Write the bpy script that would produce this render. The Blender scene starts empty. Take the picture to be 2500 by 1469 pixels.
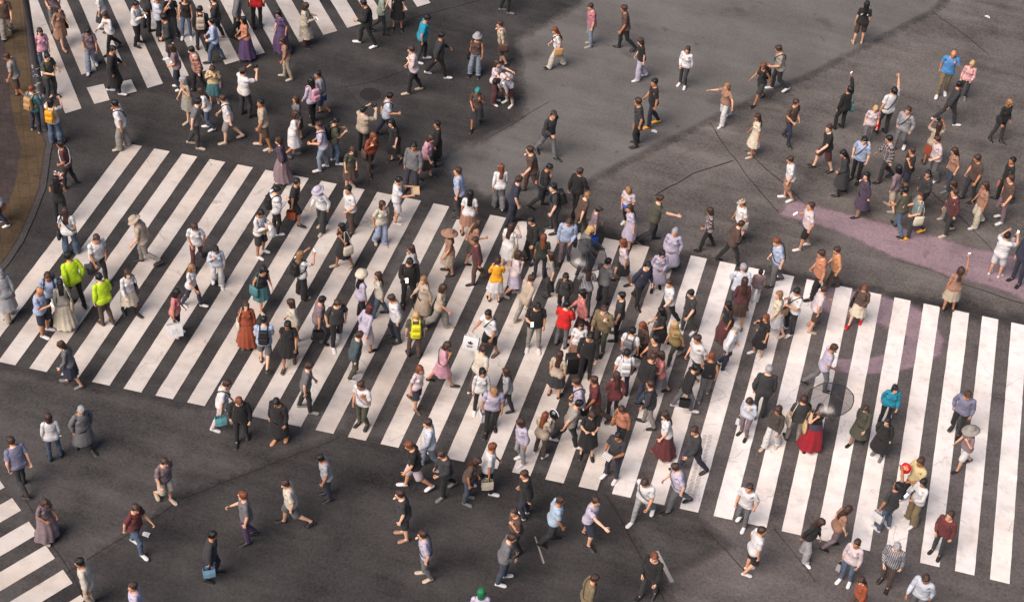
import bpy, bmesh, math, random
import numpy as np
from mathutils import Vector, Matrix, noise
C = bpy.context.scene.collection
rnd = random.Random(7)
pi = math.pi

# ------------------------------------------------------------------ camera
F = 4200.0; CX, CY = 1250.0, 734.5
def rotm(rx, ry, rz):
    cx, sx = math.cos(rx), math.sin(rx); cy, sy = math.cos(ry), math.sin(ry); cz, sz = math.cos(rz), math.sin(rz)
    return (np.array([[cz, -sz, 0], [sz, cz, 0], [0, 0, 1]]) @ np.array([[cy, 0, sy], [0, 1, 0], [-sy, 0, cy]])
            @ np.array([[1, 0, 0], [0, cx, -sx], [0, sx, cx]]))
CR = rotm(0.7986914998039281, -0.07330561779858764, 0.28633398877600486)
CL = np.array([19.332784860725308, -35.47167546993127, 32.76363682547592])
def gp(x, y):
    """photo pixel -> point on the ground"""
    d = CR @ np.array([(x - CX) / F, -(y - CY) / F, -1.0])
    t = -CL[2] / d[2]
    p = CL + t * d
    return float(p[0]), float(p[1])
cam = bpy.data.cameras.new("camera"); camo = bpy.data.objects.new("camera", cam); C.objects.link(camo)
cam.sensor_width = 36; cam.lens = 36 * F / 2500; cam.clip_end = 2000; cam.clip_start = 0.5
M4 = Matrix.Identity(4)
for i in range(3):
    for j in range(3): M4[i][j] = CR[i, j]
    M4[i][3] = CL[i]
camo.matrix_world = M4
bpy.context.scene.camera = camo

# ------------------------------------------------------------------ colour table (sRGB)
COL = dict(blk=(30,29,31), chr=(56,56,60), gry=(118,117,121), lgr=(172,171,176), wht=(228,225,226), ice=(205,214,230),
  ice2=(165,195,222), stn=(165,156,144), crm=(226,210,178), oat=(212,200,176), bei=(196,172,142), tan=(178,122,88), brn=(98,68,54),
  mar=(100,38,44), mar2=(122,34,40), red=(214,30,30), crim=(158,10,36), rst=(160,76,46), org=(214,122,70), org2=(226,142,66), yel=(250,176,32),
  yel2=(222,196,120), mus=(176,140,50), mus2=(214,176,96), lemon=(232,226,40), lim=(206,240,34), olv=(84,84,62), olv2=(74,64,52),
  kha=(142,118,70), sag=(150,168,146), sge=(120,142,140), grn=(44,60,48), grn2=(40,120,84), tea=(52,132,140), tea2=(70,92,98), tea3=(80,190,196),
  cyn=(22,150,180), lbl=(164,186,224), lbl2=(110,170,205), blu=(30,90,205), blu2=(84,150,214), den=(78,106,140), den2=(62,76,104), ldn=(136,156,180),
  nav=(42,48,76), lil=(196,184,212), lil2=(128,128,162), pur=(92,58,114), pur2=(82,60,88), mau=(144,116,124), pnk=(230,152,176), pnk2=(206,108,130),
  cor=(232,118,112), wpk=(226,202,206), och=(206,148,60), bln=(196,160,108), crmboot=(232,222,196), blkboot=(30,28,30))
def lin(c):
    return tuple(((v/255)/12.92 if v/255 <= 0.04045 else (((v/255)+0.055)/1.055)**2.4) for v in c)
def colr(n):
    r, g, b = lin(COL[n]); k = 0.76
    if n not in ('red', 'crim', 'lim', 'yel', 'lemon', 'blu', 'cyn', 'blu2', 'rst'):
        m = .3*r + .55*g + .15*b; q = .72; r, g, b = [(m*(1-q) + v*q) for v in (r, g, b)]
        if max(r, g, b) < .45: k *= .95
    return (r*k, g*k, b*k, 1)

# ------------------------------------------------------------------ materials
MATS = {}
class NT:
    def __init__(s, name):
        s.m = bpy.data.materials.new(name); s.m.use_nodes = True; s.t = s.m.node_tree; s.t.nodes.clear()
        s.out = s.t.nodes.new('ShaderNodeOutputMaterial'); s.p = s.t.nodes.new('ShaderNodeBsdfPrincipled')
        s.t.links.new(s.p.outputs[0], s.out.inputs[0]); MATS[name] = s.m
    def n(s, typ, **kw):
        nd = s.t.nodes.new('ShaderNode' + typ)
        for k, v in kw.items(): setattr(nd, k, v)
        return nd
    def l(s, a, b): s.t.links.new(a, b)
    def val(s, sock, v):
        if hasattr(v, 'default_value') or hasattr(v, 'is_output'): s.l(v, sock)
        else: sock.default_value = v
    def math(s, op, a, b=0.0, c=None, clamp=False):
        nd = s.n('Math', operation=op, use_clamp=clamp); s.val(nd.inputs[0], a); s.val(nd.inputs[1], b)
        if c is not None: s.val(nd.inputs[2], c)
        return nd.outputs[0]
    def mix(s, f, a, b, mode='MIX'):
        nd = s.n('Mix', data_type='RGBA', blend_type=mode); s.val(nd.inputs[0], f); s.val(nd.inputs[6], a); s.val(nd.inputs[7], b)
        return nd.outputs[2]
    def noise(s, vec, scale, detail=3, rough=0.55, typ='Fac'):
        nd = s.n('TexNoise'); s.l(vec, nd.inputs['Vector']); nd.inputs['Scale'].default_value = scale
        nd.inputs['Detail'].default_value = detail; nd.inputs['Roughness'].default_value = rough
        return nd.outputs[typ]
    def ramp(s, f, a, b, lo=0.0, hi=1.0):
        nd = s.n('MapRange', clamp=True); s.val(nd.inputs[0], f)
        for i, v in enumerate((a, b, lo, hi)): nd.inputs[i+1].default_value = v
        return nd.outputs[0]
    def bump(s, h, strength, dist):
        nd = s.n('Bump'); s.l(h, nd.inputs['Height']); nd.inputs['Strength'].default_value = strength; nd.inputs['Distance'].default_value = dist
        s.l(nd.outputs[0], s.p.inputs['Normal'])
    def rest(s):
        a = s.n('Attribute', attribute_name='rest'); sp = s.n('SeparateXYZ'); s.l(a.outputs['Vector'], sp.inputs[0])
        return a.outputs['Vector'], sp.outputs[0], sp.outputs[1], sp.outputs[2]

def m_cloth(name, pattern=None):
    t = NT(name); vec, x, y, z = t.rest()
    base = t.n('ObjectInfo').outputs['Color']
    if pattern == 'stripe':
        w = t.math('SINE', t.math('MULTIPLY', z, 210.0)); f = t.math('GREATER_THAN', w, 0.0)
        base = t.mix(f, base, (0.78, 0.70, 0.70, 1))
    elif pattern == 'vstripe':
        w = t.math('SINE', t.math('MULTIPLY', x, 150.0)); f = t.math('GREATER_THAN', w, 0.1)
        base = t.mix(f, base, t.mix(1.0, base, (0.22, 0.22, 0.25, 1), 'MULTIPLY'))
    elif pattern == 'plaid':
        a = t.math('GREATER_THAN', t.math('SINE', t.math('MULTIPLY', x, 75.0)), 0.3)
        b = t.math('GREATER_THAN', t.math('SINE', t.math('MULTIPLY', z, 75.0)), 0.3)
        f = t.math('MULTIPLY', t.math('ADD', a, b), 0.45)
        base = t.mix(f, base, (0.40, 0.33, 0.30, 1))
    elif pattern == 'leo':
        v = t.n('TexVoronoi'); t.l(vec, v.inputs['Vector']); v.inputs['Scale'].default_value = 42
        f = t.math('LESS_THAN', v.outputs['Distance'], 0.42)
        base = t.mix(f, base, t.mix(1.0, base, (0.22, 0.16, 0.13, 1), 'MULTIPLY'))
    elif pattern == 'print':
        back = t.math('GREATER_THAN', y, 0.03)
        zz = t.math('ADD', z, t.math('MULTIPLY', t.math('MULTIPLY', x, x), 5.0))
        row = t.math('MULTIPLY', t.math('GREATER_THAN', zz, 1.285), t.math('LESS_THAN', zz, 1.345))
        wid = t.math('LESS_THAN', t.math('ABSOLUTE', x), 0.115)
        nz = t.math('GREATER_THAN', t.noise(vec, 75.0, 1), 0.5)
        f = t.math('MULTIPLY', t.math('MULTIPLY', back, row), t.math('MULTIPLY', wid, nz))
        inv = t.n('Invert'); t.l(base, inv.inputs['Color'])
        base = t.mix(f, base, inv.outputs[0])
    n1 = t.noise(vec, 9.0, 4); n2 = t.noise(vec, 260.0, 2)
    v = t.math('ADD', t.ramp(n1, 0.3, 0.7, 0.80, 1.06), t.ramp(n2, 0.3, 0.7, -0.06, 0.06))
    t.l(t.mix(1.0, base, v, 'MULTIPLY'), t.p.inputs['Base Color'])
    t.p.inputs['Roughness'].default_value = 0.86
    t.p.inputs['Sheen Weight'].default_value = 0.06
    mp = t.n('Mapping'); t.l(vec, mp.inputs[0]); mp.inputs['Rotation'].default_value = (0.5, 0.3, 0.4); mp.inputs['Scale'].default_value = (22, 14, 48)
    fold = t.noise(mp.outputs[0], 0.6, 3, 0.5)
    t.bump(t.math('ADD', t.math('ADD', t.noise(vec, 13.0, 3), t.math('MULTIPLY', fold, 1.1)), t.math('MULTIPLY', n2, 0.06)), 0.45, 0.012)
    return t.m
for nm, p in (('cloth', None), ('cloth_stripe', 'stripe'), ('cloth_vstripe', 'vstripe'), ('cloth_plaid', 'plaid'), ('cloth_leo', 'leo'), ('cloth_print', 'print')):
    m_cloth(nm, p)

def m_skin():
    t = NT('skin'); vec, x, y, z = t.rest(); ax = t.math('ABSOLUTE', x)
    base = t.n('ObjectInfo').outputs['Color']
    base = t.mix(1.0, base, t.ramp(t.noise(vec, 22.0, 3), 0.3, 0.7, 0.9, 1.06), 'MULTIPLY')
    front = t.math('LESS_THAN', y, -0.045)
    def ell(cx, cz, rx, rz):
        a = t.math('DIVIDE', t.math('SUBTRACT', ax, cx), rx); b = t.math('DIVIDE', t.math('SUBTRACT', z, cz), rz)
        d = t.math('ADD', t.math('MULTIPLY', a, a), t.math('MULTIPLY', b, b))
        return t.math('MULTIPLY', t.math('LESS_THAN', d, 1.0), front)
    base = t.mix(ell(0.0, 1.549, 0.024, 0.0075), base, (0.36, 0.10, 0.09, 1))
    base = t.mix(ell(0.033, 1.637, 0.019, 0.0045), base, (0.03, 0.02, 0.015, 1))
    base = t.mix(ell(0.033, 1.616, 0.0145, 0.0065), base, (0.62, 0.58, 0.55, 1))
    base = t.mix(ell(0.033, 1.616, 0.0068, 0.0068), base, (0.02, 0.013, 0.01, 1))
    t.l(base, t.p.inputs['Base Color']); t.p.inputs['Roughness'].default_value = 0.52
    t.p.inputs['Subsurface Weight'].default_value = 0.0
    return t.m
m_skin()
def m_hair():
    t = NT('hair'); vec, x, y, z = t.rest(); base = t.n('ObjectInfo').outputs['Color']
    mp = t.n('Mapping'); t.l(vec, mp.inputs[0]); mp.inputs['Scale'].default_value = (130, 130, 14)
    n = t.noise(mp.outputs[0], 1.0, 3)
    t.l(t.mix(1.0, base, t.ramp(n, 0.25, 0.75, 0.4, 1.6), 'MULTIPLY'), t.p.inputs['Base Color'])
    t.p.inputs['Roughness'].default_value = 0.36; t.bump(n, 0.9, 0.012)
m_hair()
def m_shoe():
    t = NT('shoe'); vec, x, y, z = t.rest(); base = t.n('ObjectInfo').outputs['Color']
    f = t.math('LESS_THAN', z, 0.02)
    t.l(t.mix(t.math('MULTIPLY', f, 0.55), base, (0.62, 0.6, 0.56, 1)), t.p.inputs['Base Color']); t.p.inputs['Roughness'].default_value = 0.55
m_shoe()
def m_plain(name, rough=0.6, color=None, metal=0.0, nscale=12.0, var=(0.86, 1.07), bump=0.2):
    t = NT(name); tc = t.n('TexCoord').outputs['Object']
    base = t.n('ObjectInfo').outputs['Color'] if color is None else None
    n = t.noise(tc, nscale, 4); v = t.ramp(n, 0.3, 0.7, *var)
    t.l(t.mix(1.0, base if base is not None else color, v, 'MULTIPLY'), t.p.inputs['Base Color'])
    t.p.inputs['Roughness'].default_value = rough; t.p.inputs['Metallic'].default_value = metal
    if bump: t.bump(n, bump, 0.01)
    return t.m
m_plain('gear', 0.7); m_plain('paper', 0.8, var=(0.93, 1.03)); m_plain('plastic', 0.35, var=(0.94, 1.03), bump=0)
m_plain('dark', 0.5, (0.012, 0.012, 0.014, 1)); m_plain('metal', 0.35, (0.42, 0.42, 0.44, 1), 0.9)
m_plain('white_paint', 0.5, (0.72, 0.71, 0.69, 1)); m_plain('leaf', 0.6, (0.05, 0.10, 0.03, 1), nscale=30)
m_plain('cardboard', 0.85, (0.50, 0.36, 0.22, 1)); m_plain('shiny_black', 0.15, (0.01, 0.01, 0.012, 1))
m_plain('lamp_post_paint', 0.45, (0.05, 0.046, 0.05, 1), nscale=6, var=(0.8, 1.15)); m_plain('gold_mark', 0.5, (0.72, 0.55, 0.30, 1))
m_plain('ink', 0.6, (0.015, 0.015, 0.016, 1)); m_plain('grey_ink', 0.7, (0.5, 0.48, 0.47, 1))
def m_screen():
    t = NT('screen'); t.p.inputs['Base Color'].default_value = (0.5, 0.55, 0.6, 1); t.p.inputs['Emission Color'].default_value = (0.85, 0.93, 1, 1)
    t.p.inputs['Emission Strength'].default_value = 1.1; t.p.inputs['Roughness'].default_value = 0.2
m_screen()
def m_vinyl():
    t = NT('clear_vinyl'); tr = t.n('BsdfTransparent'); tr.inputs[0].default_value = (0.46, 0.45, 0.445, 1)
    gl = t.n('BsdfGlossy'); gl.inputs['Roughness'].default_value = 0.3; gl.inputs[0].default_value = (0.85, 0.85, 0.85, 1)
    fr = t.n('Fresnel'); fr.inputs[0].default_value = 1.45
    tc = t.n('TexCoord').outputs['Object']; n = t.noise(tc, 4.0, 1)
    bp = t.n('Bump'); t.l(n, bp.inputs['Height']); bp.inputs['Strength'].default_value = 0.15; bp.inputs['Distance'].default_value = 0.03
    t.l(bp.outputs[0], gl.inputs['Normal'])
    f = t.math('ADD', t.math('MULTIPLY', fr.outputs[0], 0.55), 0.03, clamp=True)
    mx = t.n('MixShader'); t.l(f, mx.inputs[0]); t.l(tr.outputs[0], mx.inputs[1]); t.l(gl.outputs[0], mx.inputs[2])
    t.l(mx.outputs[0], t.out.inputs[0])
m_vinyl()

def m_asphalt(name, col, mott=1.0, grain=1.0, gs=55.0, fade=False):
    t = NT(name); p = t.n('NewGeometry').outputs['Position']
    big = t.noise(p, 0.16, 4, 0.6); mid = t.noise(p, 1.1, 4, 0.6); fine = t.math('ADD', t.math('MULTIPLY', t.noise(p, gs, 3, 0.7), .65), t.math('MULTIPLY', t.noise(p, gs*3.3, 3, 0.7), .35))
    mp = t.n('Mapping'); t.l(p, mp.inputs[0]); mp.inputs['Rotation'].default_value = (0, 0, 0.62); mp.inputs['Scale'].default_value = (0.28, 2.2, 1)
    streak = t.noise(mp.outputs[0], 1.0, 5, 0.65)
    vor = t.n('TexVoronoi'); t.l(p, vor.inputs['Vector']); vor.inputs['Scale'].default_value = gs * 0.8
    v = t.math('ADD', t.ramp(big, 0.3, 0.7, 1 - 0.14*mott, 1 + 0.14*mott), t.ramp(mid, 0.3, 0.7, -0.17*mott, 0.17*mott))
    v = t.math('ADD', v, t.ramp(streak, 0.3, 0.7, -0.2*mott, 0.2*mott))
    v = t.math('ADD', v, t.ramp(fine, 0.28, 0.72, -0.5*grain, 0.5*grain))
    v = t.math('ADD', v, t.ramp(vor.outputs['Distance'], 0.0, 0.6, -0.12*grain, 0.18*grain))
    m2 = t.n('Mapping'); t.l(p, m2.inputs[0]); m2.inputs['Rotation'].default_value = (0, 0, -0.75); m2.inputs['Scale'].default_value = (0.10, 0.85, 1)
    track = t.noise(m2.outputs[0], 1.0, 3, 0.5); v = t.math('ADD', v, t.ramp(track, 0.35, 0.68, 0.14*mott, -0.20*mott))
    blot = t.noise(p, 0.42, 5, 0.62); v = t.math('ADD', v, t.ramp(blot, 0.40, 0.62, -0.16*mott, 0.13*mott))
    c = t.mix(1.0, (*col, 1), v, 'MULTIPLY')
    spot = t.math('GREATER_THAN', t.noise(p, 2.6, 2, 0.5), 0.70)          # old gum and oil spots
    c = t.mix(t.ramp(t.noise(p, 0.75, 4, 0.6), 0.60, 0.72, 0.0, 0.35), c, (0.022, 0.020, 0.019, 1))
    c = t.mix(t.math('MULTIPLY', spot, 0.3), c, (0.02, 0.019, 0.019, 1))
    t.l(c, t.p.inputs['Base Color']); t.p.inputs['Roughness'].default_value = 0.9
    t.p.inputs['Specular IOR Level'].default_value = 0.3
    t.bump(t.math('ADD', fine, t.math('MULTIPLY', mid, 0.4)), 0.35, 0.008)
    if name in ('paving', 'tactile_paving', 'kerb_stone'):          # joints between the slabs
        br = t.n('TexBrick'); mb = t.n('Mapping'); t.l(p, mb.inputs[0]); mb.inputs['Rotation'].default_value = (0, 0, -0.55); t.l(mb.outputs[0], br.inputs['Vector'])
        br.inputs['Scale'].default_value = 1.0; br.inputs['Brick Width'].default_value = .3 if name != 'kerb_stone' else .6; br.inputs['Row Height'].default_value = .3 if name != 'kerb_stone' else 9.0
        br.inputs['Mortar Size'].default_value = .010; br.offset = 0.0 if name != 'paving' else .5
        br.inputs['Color1'].default_value = (1, 1, 1, 1); br.inputs['Color2'].default_value = (.82, .82, .82, 1); br.inputs['Mortar'].default_value = (.62, .62, .62, 1)
        c = t.mix(1.0, c, br.outputs['Color'], 'MULTIPLY'); t.l(c, t.p.inputs['Base Color'])
    if fade:
        at = t.n('Attribute', attribute_name='edge').outputs['Fac']
        al = t.ramp(t.math('ADD', at, t.math('MULTIPLY', t.math('SUBTRACT', t.noise(p, 2.2, 6, 0.7), 0.5), 0.7)), 0.30, 0.75, 0.0, 1.0)
        t.l(al, t.p.inputs['Alpha'])
    return t.m
def m_marking(name, col, wear=0.5, under=(0.06, 0.056, 0.054)):
    t = NT(name); p = t.n('NewGeometry').outputs['Position']
    a = t.noise(p, 0.9, 5, 0.65); b = t.noise(p, 16.0, 4, 0.7); fine = t.noise(p, 55.0, 3, 0.7)
    at = t.n('Attribute', attribute_name='edge').outputs['Fac']
    c = t.mix(1.0, (*col, 1), t.math('ADD', t.ramp(a, 0.3, 0.7, 0.86, 1.05), t.ramp(fine, 0.3, 0.7, -0.07, 0.07)), 'MULTIPLY')
    m3 = t.n('Mapping'); t.l(p, m3.inputs[0]); m3.inputs['Rotation'].default_value = (0, 0, 0.25); m3.inputs['Scale'].default_value = (0.16, 1.1, 1)
    band = t.ramp(t.noise(m3.outputs[0], 1.0, 4, 0.6), 0.42, 0.70, 0.0, 0.42*wear + .06)
    c = t.mix(band, c, (0.26, 0.225, 0.20, 1))
    dirt = t.ramp(t.noise(p, 3.2, 5, 0.7), 0.48, 0.74, 0.0, 0.34)
    tint = t.ramp(t.noise(p, 0.55, 2, 0.5), 0.45, 0.62, 0.0, 0.35)
    c = t.mix(tint, c, t.mix(1.0, c, (1.0, 0.88, 0.76, 1), 'MULTIPLY'))
    c = t.mix(dirt, c, (0.24, 0.20, 0.17, 1))
    w = t.math('ADD', t.math('MULTIPLY', a, 0.5), t.math('MULTIPLY', b, 0.5))
    chip = t.ramp(w, 0.63 + 0.1*(1-wear), 0.67 + 0.1*(1-wear), 0.0, 0.85)
    cv = t.n('TexVoronoi', feature='DISTANCE_TO_EDGE'); dn = t.n('TexNoise'); t.l(p, dn.inputs['Vector']); dn.inputs['Scale'].default_value = 3.0; dn.inputs['Detail'].default_value = 5
    ad = t.n('VectorMath', operation='MULTIPLY_ADD'); t.l(dn.outputs['Color'], ad.inputs[0]); ad.inputs[1].default_value = (.3, .3, .3); t.l(p, ad.inputs[2]); t.l(ad.outputs[0], cv.inputs['Vector']); cv.inputs['Scale'].default_value = 0.7
    crk = t.math('MULTIPLY', t.math('LESS_THAN', cv.outputs['Distance'], 0.007), t.math('GREATER_THAN', t.noise(p, 0.8, 2), 0.56))
    f = t.math('MAXIMUM', chip, t.math('MULTIPLY', crk, 0.28))
    c = t.mix(f, c, (*under, 1))
    t.l(c, t.p.inputs['Base Color']); t.p.inputs['Roughness'].default_value = 0.75
    t.bump(fine, 0.25, 0.006)
    return t.m

# ------------------------------------------------------------------ mesh helpers
def tag(o, label=None, cat=None, group=None, kind=None):
    if label: o['label'] = label
    if cat: o['category'] = cat
    if group: o['group'] = group
    if kind: o['kind'] = kind
    return o
def link(name, mesh, parent=None):
    o = bpy.data.objects.new(name, mesh); C.objects.link(o)
    if parent is not None: o.parent = parent
    return o
def mesh_np(name, V, loops, sizes, mat, rest=None, smooth=True):
    me = bpy.data.meshes.new(name)
    V = np.asarray(V, np.float32); loops = np.asarray(loops, np.int32); sizes = np.asarray(sizes, np.int32)
    me.vertices.add(len(V)); me.vertices.foreach_set('co', V.ravel())
    me.loops.add(len(loops)); me.loops.foreach_set('vertex_index', loops)
    me.polygons.add(len(sizes)); st = np.zeros(len(sizes), np.int32); st[1:] = np.cumsum(sizes)[:-1]
    me.polygons.foreach_set('loop_start', st)
    if smooth: me.polygons.foreach_set('use_smooth', np.ones(len(sizes), bool))
    me.update(calc_edges=True)
    if rest is not None:
        a = me.attributes.new('rest', 'FLOAT_VECTOR', 'POINT'); a.data.foreach_set('vector', np.asarray(rest, np.float32).ravel())
    me.materials.append(MATS[mat] if isinstance(mat, str) else mat)
    return me
def bm_mesh(name, bm, mat, smooth=True):
    me = bpy.data.meshes.new(name); bmesh.ops.recalc_face_normals(bm, faces=bm.faces); bm.to_mesh(me); bm.free()
    if smooth:
        for p in me.polygons: p.use_smooth = True
    for m in (mat if isinstance(mat, (list, tuple)) else [mat]): me.materials.append(MATS[m])
    return me
def loft(bm, rings, cap=True, mi=0):
    R = [[bm.verts.new(p) for p in r] for r in rings]; n = len(R[0]); fs = []
    for a, b in zip(R[:-1], R[1:]):
        for i in range(n): fs.append(bm.faces.new((a[i], a[(i+1) % n], b[(i+1) % n], b[i])))
    if cap: fs.append(bm.faces.new(R[0][::-1])); fs.append(bm.faces.new(R[-1]))
    for f in fs: f.material_index = mi
    return R
def ring(c, ax, ay, rx, ry, n=16):
    c = Vector(c); ax = Vector(ax); ay = Vector(ay)
    return [c + ax*(rx*math.cos(2*pi*i/n)) + ay*(ry*math.sin(2*pi*i/n)) for i in range(n)]
def tube(bm, pts, rad, n=8, mi=0):
    pts = [Vector(p) for p in pts]
    if not isinstance(rad, (list, tuple)): rad = [rad]*len(pts)
    rings = []; ref = None
    for i, p in enumerate(pts):
        d = (pts[min(i+1, len(pts)-1)] - pts[max(i-1, 0)]).normalized()
        if ref is None: ref = d.orthogonal().normalized()
        ref = (ref - d*ref.dot(d)).normalized(); up = d.cross(ref)
        rings.append(ring(p, ref, up, rad[i], rad[i], n))
    loft(bm, rings, True, mi)
def ellip(bm, c, r, n=14, m=8, mi=0):
    c = Vector(c); rings = []
    for j in range(m+1):
        a = -pi/2 + pi*(j+0.12)/(m+0.24)
        rings.append([c + Vector((r[0]*math.cos(a)*math.cos(2*pi*i/n), r[1]*math.cos(a)*math.sin(2*pi*i/n), r[2]*math.sin(a))) for i in range(n)])
    loft(bm, rings, True, mi)
def rbox(bm, c, s, bev=0.02, seg=2, mi=0, taper=1.0):
    r = bmesh.ops.create_cube(bm, size=1.0); vs = r['verts']
    for v in vs:
        k = taper if v.co.z > 0 else 1.0
        v.co = Vector((c[0]+v.co.x*s[0]*k, c[1]+v.co.y*s[1]*k, c[2]+v.co.z*s[2]))
    es = list({e for v in vs for e in v.link_edges}); fs = {f for v in vs for f in v.link_faces}
    for f in fs: f.material_index = mi
    if bev > 0: bmesh.ops.bevel(bm, geom=es, offset=bev, segments=seg, affect='EDGES', profile=0.6)
def ss(a, b, x):
    t = np.clip((x - a) / (b - a), 0, 1); return t*t*(3-2*t)

# ------------------------------------------------------------------ the human body, built once per build in a rest pose
S2 = math.sqrt(0.5)
class Body: pass
def build_body(sex):
    f = sex == 'f'
    B = Body(); B.S = np.array([0.158 if f else 0.178, 0.012, 1.394])
    bm = bmesh.new(); X = (1, 0, 0); Y = (0, 1, 0)
    if f: tor = [(.84,.10,.08,.02),(.89,.168,.112,.012),(.95,.176,.118,.012),(1.01,.155,.102,.008),(1.08,.128,.088,.004),(1.15,.126,.088,.002),(1.22,.14,.098,0),(1.30,.15,.104,0),(1.37,.145,.092,.006),(1.41,.125,.076,.012),(1.44,.085,.062,.014),(1.47,.055,.055,.012)]
    else: tor = [(.84,.10,.08,.02),(.89,.160,.112,.012),(.95,.166,.114,.010),(1.02,.158,.106,.006),(1.08,.152,.100,.004),(1.16,.158,.106,.002),(1.25,.170,.116,0),(1.33,.175,.116,0),(1.39,.162,.096,.006),(1.425,.128,.078,.012),(1.455,.085,.064,.014),(1.48,.062,.060,.012)]
    loft(bm, [ring((0, y, z), X, Y, rx, ry, 24) for z, rx, ry, y in tor])
    nr = .05 if f else .058
    loft(bm, [ring((0, .014-.03*(z-1.42)/.13, z), X, Y, nr, nr*1.05, 16) for z in (1.40, 1.46, 1.50, 1.555)])
    k = .95 if f else 1.0
    hd = [(1.488,.026,.03,-.058),(1.500,.042,.05,-.05),(1.525,.056,.074,-.026),(1.56,.065,.087,-.013),(1.60,.072,.094,-.004),(1.64,.076,.099,.001),(1.675,.072,.094,.005),(1.70,.058,.076,.006),(1.714,.036,.048,.006),(1.721,.014,.02,.006)]
    loft(bm, [ring((0, y, z), X, Y, rx*k, ry*k, 20) for z, rx, ry, y in hd])
    loft(bm, [ring((0, -.09-dy*.5, z), X, Y, w, .012+dy*.5, 10) for z, w, dy in ((1.578,.013,.012),(1.588,.016,.026),(1.605,.010,.017),(1.63,.007,.006))])
    ellip(bm, (0, -.091, 1.549), (.023, .011, .010), 12, 6)
    for s in (-1, 1):
        ellip(bm, (s*.077*k, .006, 1.600), (.011, .024, .034), 10, 6)
        ellip(bm, (s*.034, -.076, 1.637), (.026, .016, .007), 10, 6)
        # arm
        d = Vector((s*S2, 0, -S2)); h = Vector((-S2, 0, -S2*s)); nrm = Vector((-s*S2, 0, -S2))
        Sp = Vector((s*B.S[0], B.S[1], B.S[2])); a = .84 if f else 1.0
        arm = [(-.06,.038,.040),(0,.047,.049),(.07,.049,.051),(.15,.047,.049),(.23,.041,.043),(.28,.038,.041),(.33,.040,.042),(.39,.038,.037),(.46,.031,.029),(.53,.027,.020),(.545,.026,.018)]
        loft(bm, [ring(Sp + d*t, nrm, Y, r2*a, r1*a, 16) for t, r1, r2 in arm])
        W = Sp + d*.53; hw = .92 if f else 1.0
        loft(bm, [ring(W + d*t, Y, nrm, w*hw, th*hw, 14) for t, w, th in ((-.01,.024,.016),(.02,.030,.017),(.05,.038,.016),(.08,.041,.0135),(.098,.039,.0115))])
        for yo, L in ((-.030,.072),(-.0102,.082),(.0098,.076),(.0292,.060)):
            p = W + d*.088 + Vector((0, yo*hw, 0)); pts = [p.copy()]; ang = .16
            for q in (.42, .33, .25):
                p = p + (d*math.cos(ang) + nrm*math.sin(ang))*(L*q); pts.append(p.copy()); ang += .33
            tube(bm, pts, [.0098*hw, .0092*hw, .0085*hw, .0068*hw], 8)
        p0 = W + d*.022 + Vector((0, -.024, 0)) + nrm*.004
        p1 = p0 + (d*.55 + Vector((0, -.75, 0)) + nrm*.25).normalized()*.038
        p2 = p1 + (d*.80 + Vector((0, -.42, 0)) + nrm*.3).normalized()*.030
        p3 = p2 + (d*.92 + Vector((0, -.15, 0)) + nrm*.3).normalized()*.024
        tube(bm, [p0, p1, p2, p3], [.0145, .0118, .0102, .0078], 8)
        # leg and foot
        lg = [(.97,.066,.07,.01),(.91,.090,.100,.012),(.82,.084,.092,.008),(.72,.075,.082,.002),(.61,.063,.067,0),(.52,.054,.058,.0),(.485,.052,.058,-.004),(.44,.049,.053,.004),(.36,.051,.056,.018),(.27,.043,.047,.020),(.17,.034,.038,.020),(.10,.032,.039,.020),(.055,.034,.045,.016)]
        lk = .95 if f else 1.0
        loft(bm, [ring((s*(.092 if z > .6 else .090), y, z), X, Y, rx*lk, ry*lk, 16) for z, rx, ry, y in lg])
        ft = [(.072,.016,.018,.040),(.062,.027,.026,.042),(.03,.034,.042,.050),(-.02,.038,.040,.047),(-.07,.043,.028,.036),(-.12,.046,.020,.028),(-.155,.042,.016,.024),(-.18,.030,.012,.021),(-.192,.014,.007,.018)]
        loft(bm, [ring((s*(.090+max(0, -y)*.04), y, z), X, (0, 0, 1), w*lk, hh, 14) for y, w, hh, z in ft])
        ellip(bm, (s*.075, .062, .93), (.080, .068, .085))
        if f: ellip(bm, (s*.066, -.072, 1.268), (.058, .046, .056))
    me = bpy.data.meshes.new('tmp'); bm.to_mesh(me); bm.free()
    o = bpy.data.objects.new('tmp', me); C.objects.link(o)
    def evalm(vox, ratio=None, smooth=0):
        o.modifiers.clear()
        r = o.modifiers.new('r', 'REMESH'); r.mode = 'VOXEL'; r.voxel_size = vox
        if smooth:
            sm = o.modifiers.new('s', 'SMOOTH'); sm.iterations = smooth; sm.factor = 0.5
        if ratio:
            dm = o.modifiers.new('d', 'DECIMATE'); dm.ratio = ratio
        dg = bpy.context.evaluated_depsgraph_get(); ev = o.evaluated_get(dg); m = ev.to_mesh()
        V = np.zeros(len(m.vertices)*3, np.float32); m.vertices.foreach_get('co', V); V = V.reshape(-1, 3).astype(float)
        N = np.zeros(len(m.vertices)*3, np.float32); m.vertices.foreach_get('normal', N); N = N.reshape(-1, 3).astype(float)
        L = np.zeros(len(m.loops), np.int32); m.loops.foreach_get('vertex_index', L)
        sz = np.zeros(len(m.polygons), np.int32); m.polygons.foreach_get('loop_total', sz)
        ev.to_mesh_clear()
        return V, N, L, sz
    B.fine = evalm(.0065, .10, 1); B.mid = evalm(.0085, None, 1); B.low = evalm(.0145, None, 2)
    bpy.data.objects.remove(o); bpy.data.meshes.remove(me)
    B.sex = sex
    return B

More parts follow.
